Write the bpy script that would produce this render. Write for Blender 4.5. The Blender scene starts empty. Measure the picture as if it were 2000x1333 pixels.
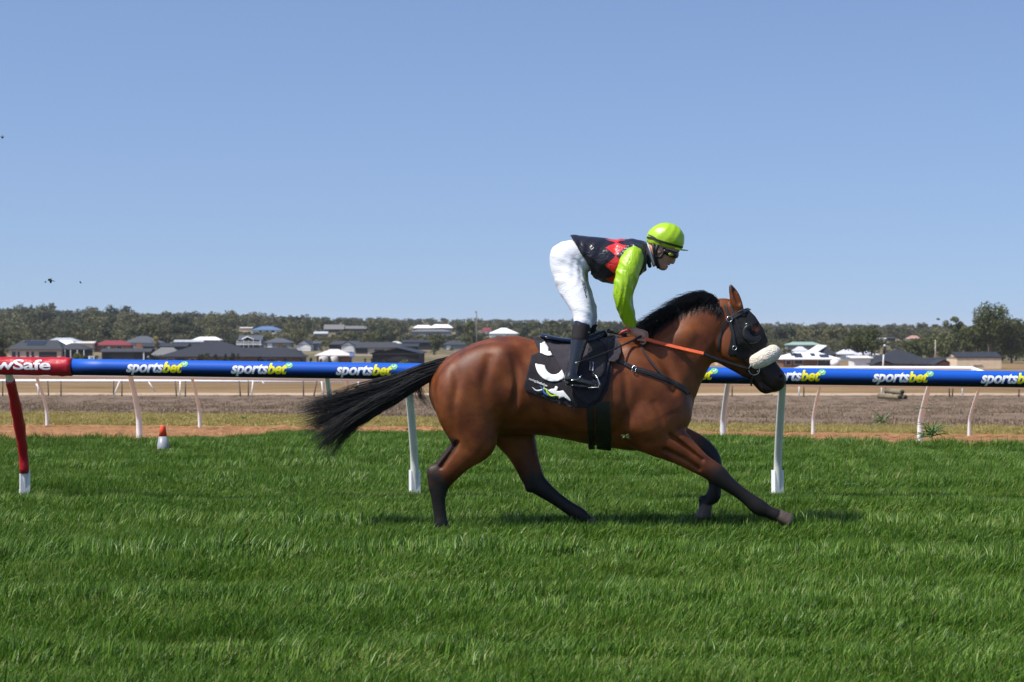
import bpy, bmesh, math, random
import numpy as np
from mathutils import Vector, Matrix, noise as mnoise
from mathutils.geometry import delaunay_2d_cdt

random.seed(7); rng = np.random.default_rng(7)
scene = bpy.context.scene
COL = scene.collection
PI = math.pi

# ------------------------------------------------------------------ camera
H = 1.40                 # eye height
F = 3889.0               # focal length in photo pixels (70 mm on 36 mm, 2000 px)
HZ = 640.0               # row of the horizon
D = 13.41                # distance of the horse
cam_d = bpy.data.cameras.new('camera'); cam = bpy.data.objects.new('camera', cam_d); COL.objects.link(cam)
cam.location = (0, 0, H)
cam.rotation_euler = (PI/2 - math.atan((666.5-HZ)/F), 0, 0)
cam_d.lens = 70.0; cam_d.sensor_width = 36.0
cam_d.clip_start = 0.1; cam_d.clip_end = 30000
cam_d.dof.use_dof = True; cam_d.dof.focus_distance = D-0.1; cam_d.dof.aperture_fstop = 6.3
scene.camera = cam
scene.render.resolution_x = 1024; scene.render.resolution_y = 682

# ------------------------------------------------------------------ light
SUN = Vector((-0.58, -0.32, 1.0)).normalized()
world = bpy.data.worlds.new('World'); scene.world = world; world.use_nodes = True
nt = world.node_tree; bg = nt.nodes['Background']
sky = nt.nodes.new('ShaderNodeTexSky'); sky.sky_type = 'NISHITA'; sky.sun_disc = False
sky.sun_elevation = math.asin(SUN.z); sky.sun_rotation = math.atan2(SUN.x, SUN.y)
sky.altitude = 0; sky.air_density = 1.0; sky.dust_density = 1.4; sky.ozone_density = 2.5
tcw = nt.nodes.new('ShaderNodeTexCoord'); lift = nt.nodes.new('ShaderNodeVectorMath'); lift.operation = 'ADD'; lift.inputs[1].default_value = (0, 0, 0.10)
nt.links.new(tcw.outputs['Generated'], lift.inputs[0]); nt.links.new(lift.outputs[0], sky.inputs['Vector'])   # clear air: the dull band at the horizon stays below it
wb = nt.nodes.new('ShaderNodeMix'); wb.data_type = 'RGBA'; wb.blend_type = 'MULTIPLY'; wb.inputs[0].default_value = 1; wb.inputs[7].default_value = (1.04, 1.055, 1.20, 1)   # the camera's white balance
nt.links.new(sky.outputs[0], wb.inputs[6]); nt.links.new(wb.outputs[2], bg.inputs['Color']); bg.inputs['Strength'].default_value = 0.108
sun_d = bpy.data.lights.new('sun', 'SUN'); sun_d.energy = 5.0; sun_d.angle = math.radians(0.53); sun_d.color = (1.0, 0.955, 0.89)
sun = bpy.data.objects.new('sun', sun_d); COL.objects.link(sun)
sun.rotation_euler = SUN.to_track_quat('Z', 'Y').to_euler(); sun.location = (-8, 2, 12)
vs = scene.view_settings
vs.view_transform = 'Standard'; vs.look = 'None'; vs.exposure = 0.22; vs.gamma = 1.0; vs.use_curve_mapping = False

# ------------------------------------------------------------------ small helpers
def P(px, py, d):
    "photo pixel + distance -> point in the place"
    return Vector(((px-1000)/F*d, d, H-(py-HZ)/F*d))

def link(o, parent=None):
    COL.objects.link(o)
    if parent is not None: o.parent = parent
    return o

def tag(o, label=None, cat=None, group=None, kind=None):
    if label: o['label'] = label
    if cat: o['category'] = cat
    if group: o['group'] = group
    if kind: o['kind'] = kind
    return o

def empty(name, loc=(0,0,0), label=None, cat=None, group=None):
    o = bpy.data.objects.new(name, None); o.empty_display_size = 0.1
    o.location = loc; link(o); return tag(o, label, cat, group)

def mesh_obj(name, verts, faces, mat, parent=None, smooth=False, local=True):
    me = bpy.data.meshes.new(name)
    if parent is not None and local:
        l = parent.location if parent.parent is None else parent.parent.location
        verts = [(v[0]-l[0], v[1]-l[1], v[2]-l[2]) for v in verts]
    me.from_pydata([tuple(map(float, v)) for v in verts], [], [tuple(map(int, f)) for f in faces])
    me.materials.append(mat)
    if smooth: me.polygons.foreach_set('use_smooth', [True]*len(me.polygons))
    me.update()
    o = bpy.data.objects.new(name, me); link(o, parent); return o

def fast_mesh(name, V, Fq, mat, parent=None, smooth=True):
    "numpy mesh; Fq (n,k)"
    V = np.asarray(V, dtype=np.float32).copy(); Fq = np.asarray(Fq, dtype=np.int32)
    if parent is not None:
        l = parent.location if parent.parent is None else parent.parent.location
        V -= np.array(l, dtype=np.float32)
    me = bpy.data.meshes.new(name); n, k = Fq.shape
    me.vertices.add(len(V)); me.vertices.foreach_set('co', V.ravel())
    me.loops.add(n*k); me.loops.foreach_set('vertex_index', Fq.ravel())
    me.polygons.add(n); me.polygons.foreach_set('loop_start', np.arange(0, n*k, k, dtype=np.int32))
    me.polygons.foreach_set('loop_total', np.full(n, k, dtype=np.int32))
    me.polygons.foreach_set('use_smooth', np.full(n, smooth))
    me.update(calc_edges=True); me.materials.append(mat)
    o = bpy.data.objects.new(name, me); link(o, parent); return o

class MB:
    "collects shapes for one mesh"
    def __init__(s): s.v = []; s.f = []
    def add(s, v, f):
        n = len(s.v); s.v += [tuple(p) for p in v]; s.f += [tuple(i+n for i in q) for q in f]; return s
    def box(s, x0, x1, y0, y1, z0, z1, M=None):
        v = [(x0,y0,z0),(x1,y0,z0),(x1,y1,z0),(x0,y1,z0),(x0,y0,z1),(x1,y0,z1),(x1,y1,z1),(x0,y1,z1)]
        if M is not None: v = [tuple(M @ Vector(p)) for p in v]
        return s.add(v, [(0,3,2,1),(4,5,6,7),(0,1,5,4),(1,2,6,5),(2,3,7,6),(3,0,4,7)])
    def tube(s, pts, r, n=8, ry=None, cap=True, up=None):
        pts = [Vector(p) for p in pts]; m = len(pts)
        rs = r if hasattr(r, '__len__') else [r]*m
        rys = rs if ry is None else (ry if hasattr(ry, '__len__') else [ry]*m)
        v = []; prev = None
        for i, p in enumerate(pts):
            t = (pts[min(i+1, m-1)]-pts[max(i-1, 0)]).normalized()
            if prev is None:
                a = Vector(up) if up is not None else (Vector((0,1,0)) if abs(t.y) < .9 else Vector((1,0,0)))
            else: a = prev
            a = (a-t*a.dot(t)).normalized(); b = t.cross(a); prev = a
            for k in range(n):
                w = 2*PI*k/n; v.append(p+a*math.cos(w)*rs[i]+b*math.sin(w)*rys[i])
        f = [(i*n+k, i*n+(k+1) % n, (i+1)*n+(k+1) % n, (i+1)*n+k) for i in range(m-1) for k in range(n)]
        if cap:
            f.append(tuple(range(n))[::-1]); f.append(tuple((m-1)*n+k for k in range(n)))
        return s.add(v, f)
    def lathe(s, prof, c=(0,0,0), n=20):
        v = []
        for r, z in prof:
            for k in range(n):
                a = 2*PI*k/n; v.append((c[0]+r*math.cos(a), c[1]+r*math.sin(a), c[2]+z))
        m = len(prof)
        f = [(i*n+k, i*n+(k+1) % n, (i+1)*n+(k+1) % n, (i+1)*n+k) for i in range(m-1) for k in range(n)]
        f.append(tuple(range(n))[::-1]); f.append(tuple((m-1)*n+k for k in range(n)))
        return s.add(v, f)
    def build(s, name, mat, parent=None, smooth=False, local=True):
        return mesh_obj(name, s.v, s.f, mat, parent, smooth, local)

def catmull(pts, n):
    "catmull-rom through rows of pts (m,k), n samples per span"
    p = np.asarray(pts, float); q = np.vstack([2*p[0]-p[1], p, 2*p[-1]-p[-2]]); out = []
    for i in range(len(p)-1):
        a, b, c, d = q[i:i+4]
        for t in np.linspace(0, 1, n, endpoint=False):
            out.append(.5*((2*b)+(c-a)*t+(2*a-5*b+4*c-d)*t*t+(3*b-a-3*c+d)*t**3))
    out.append(p[-1]); return np.array(out)

# ------------------------------------------------------------------ materials
MATS = {}
def mat(name, col=(.5,.5,.5), rough=.6, spec=.5, metal=0, noise_s=None, noise_a=.2, bump=0, bump_s=60, sheen=0, coat=0, trans=0, stretch=None, detail=4):
    if name in MATS: return MATS[name]
    m = bpy.data.materials.new(name); m.use_nodes = True; n = m.node_tree.nodes; L = m.node_tree.links
    b = n['Principled BSDF']; b.inputs['Roughness'].default_value = rough; b.inputs['Specular IOR Level'].default_value = spec
    b.inputs['Metallic'].default_value = metal; b.inputs['Base Color'].default_value = (*col, 1)
    b.inputs['Sheen Weight'].default_value = sheen; b.inputs['Coat Weight'].default_value = coat
    tc = n.new('ShaderNodeTexCoord'); src = tc.outputs['Object']
    if stretch:
        mp = n.new('ShaderNodeMapping'); mp.inputs['Scale'].default_value = stretch; L.new(src, mp.inputs[0]); src = mp.outputs[0]
    if noise_s:
        t = n.new('ShaderNodeTexNoise'); t.inputs['Scale'].default_value = noise_s; t.inputs['Detail'].default_value = detail
        L.new(src, t.inputs['Vector'])
        r = n.new('ShaderNodeMapRange'); r.inputs[1].default_value = .3; r.inputs[2].default_value = .7
        r.inputs[3].default_value = 1-noise_a; r.inputs[4].default_value = 1+noise_a; L.new(t.outputs['Fac'], r.inputs[0])
        mx = n.new('ShaderNodeMix'); mx.data_type = 'RGBA'; mx.blend_type = 'MULTIPLY'; mx.inputs[0].default_value = 1
        mx.inputs[6].default_value = (*col, 1); L.new(r.outputs[0], mx.inputs[7]); L.new(mx.outputs[2], b.inputs['Base Color'])
    if bump:
        t2 = n.new('ShaderNodeTexNoise'); t2.inputs['Scale'].default_value = bump_s; t2.inputs['Detail'].default_value = 3
        L.new(src, t2.inputs['Vector'])
        bp = n.new('ShaderNodeBump'); bp.inputs['Strength'].default_value = bump; bp.inputs['Distance'].default_value = .02
        L.new(t2.outputs['Fac'], bp.inputs['Height']); L.new(bp.outputs[0], b.inputs['Normal'])
    MATS[name] = m; return m

def nodes_of(m): return m.node_tree.nodes, m.node_tree.links, m.node_tree.nodes['Principled BSDF']

def ramp(n, stops):
    r = n.new('ShaderNodeValToRGB'); e = r.color_ramp.elements
    while len(e) < len(stops): e.new(.5)
    for i, (p, c) in enumerate(stops): e[i].position = p; e[i].color = (*c, 1)
    return r

def ground_mat(name, stops, scale, scale2=None, bump=.4, rough=.9, stretch=(1,1,1), fine=40):
    "two-octave world noise through a colour ramp, for ground sheets"
    m = bpy.data.materials.new(name); m.use_nodes = True; n, L, b = nodes_of(m)
    b.inputs['Roughness'].default_value = rough; b.inputs['Specular IOR Level'].default_value = .15
    g = n.new('ShaderNodeNewGeometry'); mp = n.new('ShaderNodeMapping'); mp.inputs['Scale'].default_value = stretch
    L.new(g.outputs['Position'], mp.inputs[0])
    t = n.new('ShaderNodeTexNoise'); t.inputs['Scale'].default_value = scale; t.inputs['Detail'].default_value = 8; t.inputs['Roughness'].default_value = .65
    t2 = n.new('ShaderNodeTexNoise'); t2.inputs['Scale'].default_value = scale2 or scale*9; t2.inputs['Detail'].default_value = 5
    L.new(mp.outputs[0], t.inputs['Vector']); L.new(mp.outputs[0], t2.inputs['Vector'])
    a = n.new('ShaderNodeMath'); a.operation = 'MULTIPLY_ADD'; a.inputs[1].default_value = .55
    L.new(t2.outputs['Fac'], a.inputs[0]); mm = n.new('ShaderNodeMath'); mm.operation = 'MULTIPLY'; mm.inputs[1].default_value = .45
    L.new(t.outputs['Fac'], mm.inputs[0]); L.new(mm.outputs[0], a.inputs[2])
    r = ramp(n, stops); L.new(a.outputs[0], r.inputs[0]); L.new(r.outputs[0], b.inputs['Base Color'])
    t3 = n.new('ShaderNodeTexNoise'); t3.inputs['Scale'].default_value = fine; t3.inputs['Detail'].default_value = 4; L.new(mp.outputs[0], t3.inputs['Vector'])
    bp = n.new('ShaderNodeBump'); bp.inputs['Strength'].default_value = bump; bp.inputs['Distance'].default_value = .05
    L.new(t3.outputs['Fac'], bp.inputs['Height']); L.new(bp.outputs[0], b.inputs['Normal'])
    MATS[name] = m; return m

# ------------------------------------------------------------------ the land: photo row of the ground at each distance, left and right edge
ROWS = np.array([  # distance, row at x=0, row at x=2000
    (2, HZ+H*F/2, HZ+H*F/2), (20, HZ+H*F/20, HZ+H*F/20), (24, 868, 868.5), (28, 853, 862), (35, 831, 854), (41, 812, 838), (60, 795, 806),
    (115, 776, 778), (122, 772, 773), (200, 744, 745), (300, 727, 729), (400, 713, 717), (500, 703, 708), (600, 693, 699), (700, 680, 691),
    (900, 660, 677), (1200, 640, 662), (1600, 624, 651), (2000, 618, 646), (3000, 618, 643), (12000, 634, 641), (25000, 639.4, 640.6)])
_z0 = H-(ROWS[:,1]-HZ)*ROWS[:,0]/F; _z1 = H-(ROWS[:,2]-HZ)*ROWS[:,0]/F
_ld = np.log(ROWS[:,0])
def ground_z(x, d):
    px = 1000+x/d*F
    t = np.clip((px+400)/2800, 0, 1); t = np.where(True, np.clip(px/2000, -.3, 1.3), t)
    a = np.interp(np.log(d), _ld, _z0); b = np.interp(np.log(d), _ld, _z1)
    return a*(1-t)+b*t
def d_of_row(px, row):
    ds = np.exp(np.linspace(math.log(2), math.log(12000), 4000))
    z = ground_z((px-1000)/F*ds, ds); r = HZ+(H-z)*F/ds
    i = np.argmax(r <= row); return float(ds[i])
def on_ground(px, row):
    d = d_of_row(px, row); x = (px-1000)/F*d; return Vector((x, d, float(ground_z(x, d))))

def land(name, pxs, near, far, nd, material, lift=0, rough=0.0, seed=0):
    "sheet between two distance curves near(px), far(px); columns run outward"
    V = []
    for px in pxs:
        a, b = near(px), far(px)
        for j in range(nd+1):
            d = math.exp(math.log(a)+(math.log(b)-math.log(a))*j/nd); x = (px-1000)/F*d
            z = float(ground_z(x, d))+lift
            if rough and 0 < j < nd: z += rough*mnoise.noise(Vector((x*3, d*3, seed)))
            V.append((x, d, z))
    m = nd+1
    Fc = [(i*m+j, (i+1)*m+j, (i+1)*m+j+1, i*m+j+1) for i in range(len(pxs)-1) for j in range(nd)]
    o = mesh_obj(name, V, Fc, material, smooth=True); tag(o, kind='structure'); return o

def curve_of(pts, wob=0, freq=.05, seed=0):
    xs = [p[0] for p in pts]; ys = [p[1] for p in pts]
    def f(px):
        r = float(np.interp(px, xs, ys))+wob*mnoise.noise(Vector((px*freq, seed, 0)))+.5*wob*mnoise.noise(Vector((px*freq*3.1, seed, 4)))
        return d_of_row(px, r)
    memo = {}
    return lambda px: memo.setdefault(px, f(px))
turf_edge = curve_of([(-800,867),(0,867),(300,866),(480,861),(560,850),(850,846),(1340,860),(1600,870),(2000,877),(2800,879)], 2.2, .045, 1)
dirt_edge = curve_of([(-800,829),(0,830),(300,832),(480,833),(560,833.5),(850,834),(1340,842),(1600,845),(2000,849.5),(2800,852)], 2.0, .03, 2)
verge_edge = curve_of([(-800,809),(0,810),(500,813),(850,820),(1340,833),(1600,836),(2000,838),(2800,840)], 2.5, .02, 3)
field_edge = curve_of([(-800,772),(2800,773)], 1.0, .02, 4)
path_edge = curve_of([(-800,767.5),(0,767.8),(2000,768.6),(2800,769)], .8, .02, 5)
C = lambda v: (lambda px: v)
wide = [int(v) for v in np.linspace(-800, 2800, 241)]
M_soil = ground_mat('turf_soil', [(.3,(.012,.02,.006)),(.7,(.03,.045,.012))], 6)
M_dirt = ground_mat('red_dirt', [(.34,(.15,.068,.028)),(.5,(.29,.145,.062)),(.66,(.40,.215,.105))], 2.2, 11, bump=1.0, fine=11)
M_verge = ground_mat('dry_verge', [(.34,(.09,.13,.025)),(.48,(.24,.20,.06)),(.6,(.36,.27,.10)),(.75,(.42,.32,.15))], .8, 9, fine=22, bump=.9)
M_field = ground_mat('stubble', [(.34,(.105,.074,.050)),(.5,(.17,.122,.083)),(.66,(.26,.19,.13))], .22, 3.2, stretch=(.22,1,1), fine=9, bump=1.0)
M_path = ground_mat('pale_track', [(.3,(.33,.24,.16)),(.7,(.50,.39,.28))], .3, 3, stretch=(.3,1,1), fine=6)
M_paddock = ground_mat('dry_paddock', [(.36,(.12,.08,.035)),(.5,(.21,.135,.06)),(.64,(.29,.19,.095))], .05, .5, stretch=(.4,1,1), fine=4)
M_hill = ground_mat('hill_ground', [(.32,(.05,.06,.025)),(.5,(.13,.11,.055)),(.66,(.27,.20,.12))], .012, .15, stretch=(1,.5,1), fine=1)
land('turf_ground', wide, C(2.0), turf_edge, 60, M_soil)
land('dirt_strip', [int(v) for v in np.linspace(-800, 2800, 721)], turf_edge, dirt_edge, 16, M_dirt, rough=.07, seed=3)
land('dry_verge', wide, dirt_edge, verge_edge, 10, M_verge, rough=.05, seed=5)
land('stubble_field', wide, verge_edge, field_edge, 30, M_field, rough=.05, seed=7)
land('gravel_track', wide, field_edge, path_edge, 4, M_path)
land('dry_paddock', wide, path_edge, C(480), 24, M_paddock)
land('hillside', wide, C(480), C(26000), 90, M_hill)
# ------------------------------------------------------------------ turf grass (nobody could count it)
def grass_mat(name, dark, light, tip):
    m = bpy.data.materials.new(name); m.use_nodes = True; n, L, b = nodes_of(m)
    b.inputs['Roughness'].default_value = .45; b.inputs['Specular IOR Level'].default_value = .32
    g = n.new('ShaderNodeNewGeometry')
    mp = n.new('ShaderNodeMapping'); mp.inputs['Scale'].default_value = (.5, 1.5, .0); L.new(g.outputs['Position'], mp.inputs[0])
    t = n.new('ShaderNodeTexNoise'); t.inputs['Scale'].default_value = 1.3; t.inputs['Detail'].default_value = 6; t.inputs['Roughness'].default_value = .7
    L.new(mp.outputs[0], t.inputs['Vector'])
    at = n.new('ShaderNodeAttribute'); at.attribute_name = 'tone'
    a = n.new('ShaderNodeMath'); a.operation = 'MULTIPLY_ADD'; a.inputs[1].default_value = .55; L.new(at.outputs['Fac'], a.inputs[0])
    s = n.new('ShaderNodeMath'); s.operation = 'MULTIPLY'; s.inputs[1].default_value = .55; L.new(t.outputs['Fac'], s.inputs[0]); L.new(s.outputs[0], a.inputs[2])
    r = ramp(n, [(.24, dark), (.50, light), (.76, tip), (.95, (.34,.31,.12))]); L.new(a.outputs[0], r.inputs[0]); L.new(r.outputs[0], b.inputs['Base Color'])
    tr = n.new('ShaderNodeBsdfTranslucent'); L.new(r.outputs[0], tr.inputs['Color'])
    mix = n.new('ShaderNodeMixShader'); mix.inputs[0].default_value = .28
    L.new(b.outputs[0], mix.inputs[1]); L.new(tr.outputs[0], mix.inputs[2]); L.new(mix.outputs[0], n['Material Output'].inputs['Surface'])
    return m
M_grass = grass_mat('grass_blades', (.014,.042,.0026), (.056,.142,.0075), (.160,.285,.032))
M_verge_g = grass_mat('verge_blades', (.13,.17,.022), (.36,.285,.085), (.52,.40,.16))

def blade_tile(name, n, size, h0, h1, w, lean, material, seed, bias=(0.25, -0.05)):
    r = np.random.default_rng(seed)
    V = np.zeros((n, 5, 3), np.float32); tone = np.zeros((n, 5), np.float32)
    x = r.normal(0, size*.42, n).clip(-size, size); y = r.normal(0, size*.42, n).clip(-size, size)
    hgt = r.uniform(h0, h1, n)*(1-.25*r.random(n)); az = r.uniform(0, 2*PI, n); le = r.gamma(2.0, lean*.5, n)
    dx = np.cos(az)*le+bias[0]*r.uniform(.3, 1.5, n); dy = np.sin(az)*le+bias[1]
    fa = r.uniform(0, 2*PI, n); wx = np.cos(fa)*w*r.uniform(.6, 1.3, n); wy = np.sin(fa)*w
    nrm = 1/np.sqrt(1+.5*(dx*dx+dy*dy))
    for k, (t, ww) in enumerate(((0, 1), (0, -1), (.55, .85), (.55, -.85), (1, 0))):
        V[:, k, 0] = x+dx*hgt*t*t*nrm+wx*ww; V[:, k, 1] = y+dy*hgt*t*t*nrm+wy*ww; V[:, k, 2] = hgt*t*nrm-(.0 if t else .006)
    tone[:] = (r.random(n)**1.0)[:, None]; tone[r.random(n) > .985] = 1.35
    tone[:, 4] += .08
    base = (np.arange(n)*5)[:, None]
    tris = np.concatenate([base+np.array([[0, 1, 3]]), base+np.array([[0, 3, 2]]), base+np.array([[2, 3, 4]])])
    me = bpy.data.meshes.new(name); VV = V.reshape(-1, 3)
    me.vertices.add(len(VV)); me.vertices.foreach_set('co', VV.ravel())
    k = len(tris); me.loops.add(k*3); me.loops.foreach_set('vertex_index', tris.ravel().astype(np.int32))
    me.polygons.add(k); me.polygons.foreach_set('loop_start', np.arange(0, k*3, 3, dtype=np.int32)); me.polygons.foreach_set('loop_total', np.full(k, 3, np.int32))
    me.update(calc_edges=True); me.materials.append(material)
    a = me.attributes.new('tone', 'FLOAT', 'POINT'); a.data.foreach_set('value', tone.ravel())
    return bpy.data.objects.new(name, me)          # source for instancing only, never linked

def scatter(name, pts, rots, scl, idx, tiles, label_kind='stuff'):
    me = bpy.data.meshes.new(name); me.vertices.add(len(pts)); me.vertices.foreach_set('co', np.asarray(pts, np.float32).ravel())
    for nm, ty, dat, key in (('rot', 'FLOAT_VECTOR', rots, 'vector'), ('scl', 'FLOAT_VECTOR', scl, 'vector'), ('pick', 'INT', idx, 'value')):
        a = me.attributes.new(nm, ty, 'POINT'); a.data.foreach_set(key, np.asarray(dat, np.int32 if ty == 'INT' else np.float32).ravel())
    o = bpy.data.objects.new(name, me); link(o); tag(o, kind=label_kind)
    g = bpy.data.node_groups.new(name+'_nodes', 'GeometryNodeTree')
    g.interface.new_socket('Geometry', in_out='INPUT', socket_type='NodeSocketGeometry'); g.interface.new_socket('Geometry', in_out='OUTPUT', socket_type='NodeSocketGeometry')
    N, L = g.nodes, g.links; gi = N.new('NodeGroupInput'); go = N.new('NodeGroupOutput')
    m2p = N.new('GeometryNodeMeshToPoints'); L.new(gi.outputs[0], m2p.inputs['Mesh'])
    j = N.new('GeometryNodeJoinGeometry')
    for t in reversed(tiles):
        oi = N.new('GeometryNodeObjectInfo'); oi.inputs['Object'].default_value = t; oi.inputs['As Instance'].default_value = True
        L.new(oi.outputs['Geometry'], j.inputs[0])
    iop = N.new('GeometryNodeInstanceOnPoints'); iop.inputs['Pick Instance'].default_value = True
    L.new(m2p.outputs[0], iop.inputs['Points']); L.new(j.outputs[0], iop.inputs['Instance'])
    def attr(nm, ty):
        a = N.new('GeometryNodeInputNamedAttribute'); a.data_type = ty; a.inputs['Name'].default_value = nm; return a.outputs['Attribute']
    L.new(attr('pick', 'INT'), iop.inputs['Instance Index']); L.new(attr('scl', 'FLOAT_VECTOR'), iop.inputs['Scale'])
    e2r = N.new('FunctionNodeEulerToRotation'); L.new(attr('rot', 'FLOAT_VECTOR'), e2r.inputs[0]); L.new(e2r.outputs[0], iop.inputs['Rotation'])
    L.new(iop.outputs[0], go.inputs[0])
    md = o.modifiers.new('scatter', 'NODES'); md.node_group = g
    return o

tiles = [blade_tile('blades%d' % i, 720, .20, .055, .105, .0024, .42, M_grass, 30+i, bias=b) for i, b in enumerate(((.30,-.05),(.42,.0),(.22,.08),(.15,-.15)))]
pts = []; d = 5.2
while d < 30:
    st = .165+.006*max(0, d-10); half = .33*d+1.2; x = -half+rng.uniform(0, st)
    while x < half:
        q = (x+rng.uniform(-.07, .07), d+rng.uniform(-.07, .07)); px = 1000+q[0]/q[1]*F
        if q[1] < turf_edge(int(round(px/15))*15)+.02: pts.append(q)
        x += st
    d += st
pts = np.array(pts); n = len(pts)
gz = ground_z(pts[:, 0], pts[:, 1])
band = np.array([mnoise.noise(Vector((p[0]*.22, p[1]*1.7, 3))) for p in pts]); clump = np.array([mnoise.noise(Vector((p[0]*1.1, p[1]*2.6, 9))) for p in pts])
mow = np.sin(pts[:, 1]*2*PI/1.9+.3*np.sin(pts[:, 0]*.3))
rots = np.stack([-.26*mow-.5*band+rng.normal(0, .06, n), .10*clump+rng.normal(0, .06, n)+.05, rng.normal(0, .45, n)], 1)
sz = (.88+.48*clump+.22*band+rng.normal(0, .07, n)).clip(.5, 1.45)
scl = np.stack([np.ones(n)*1.05, np.ones(n)*1.05, sz], 1)
scatter('turf_grass', np.stack([pts[:, 0], pts[:, 1], gz], 1), rots, scl, rng.integers(0, 4, n), tiles)
bpy.data.objects['turf_grass']['label'] = 'thick green mown turf of the racing track'
bpy.data.objects['turf_grass']['category'] = 'grass'

# dry grass on the verge behind the track
vt = [blade_tile('dry%d' % i, 170, .26, .03, .08, .004, .55, M_verge_g, 60+i) for i in range(3)]
vp = []
for px in np.arange(-500, 2500, 6.0):
    k = int(round(px/15))*15; a, b = dirt_edge(k), verge_edge(k)
    for _ in range(9):
        dd = rng.uniform(a, b+1.0); x = (px+rng.uniform(-4, 4)-1000)/F*dd; vp.append((x, dd, float(ground_z(x, dd))))
n = len(vp)
scatter('dry_verge_grass', vp, np.stack([rng.normal(0, .1, n), rng.normal(0, .1, n), rng.uniform(0, 6.3, n)], 1),
        np.stack([np.ones(n), np.ones(n), rng.uniform(.4, 1.2, n)], 1), rng.integers(0, 3, n), vt)
tag(bpy.data.objects['dry_verge_grass'], 'straw coloured grass along the verge behind the dirt strip', 'grass')

# stubble on the brown field
M_stub = grass_mat('stubble_blades', (.12,.085,.055), (.21,.15,.10), (.33,.245,.165))
stt = [blade_tile('stubble%d' % i, 90, .5, .03, .10, .007, .6, M_stub, 80+i, bias=(.1, 0)) for i in range(3)]
sp_pts = []
while len(sp_pts) < 3000:
    px = rng.uniform(-350, 2350); k = int(round(px/15))*15; a, b = verge_edge(k), field_edge(k); dd = math.exp(rng.uniform(math.log(a), math.log(b))); x = (px-1000)/F*dd
    if mnoise.noise(Vector((x*.12, dd*.35, 2)))+.35 > rng.random()*.8: sp_pts.append((x, dd, float(ground_z(x, dd))))
n = len(sp_pts)
scatter('stubble_stalks', sp_pts, np.stack([rng.normal(0, .1, n), rng.normal(0, .1, n), rng.uniform(0, 6.3, n)], 1), np.stack([np.ones(n)*1.3, np.ones(n), rng.uniform(.4, 1.2, n)], 1), rng.integers(0, 3, n), stt)
tag(bpy.data.objects['stubble_stalks'], 'short grey brown stubble standing on the ploughed field', 'stubble')
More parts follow.
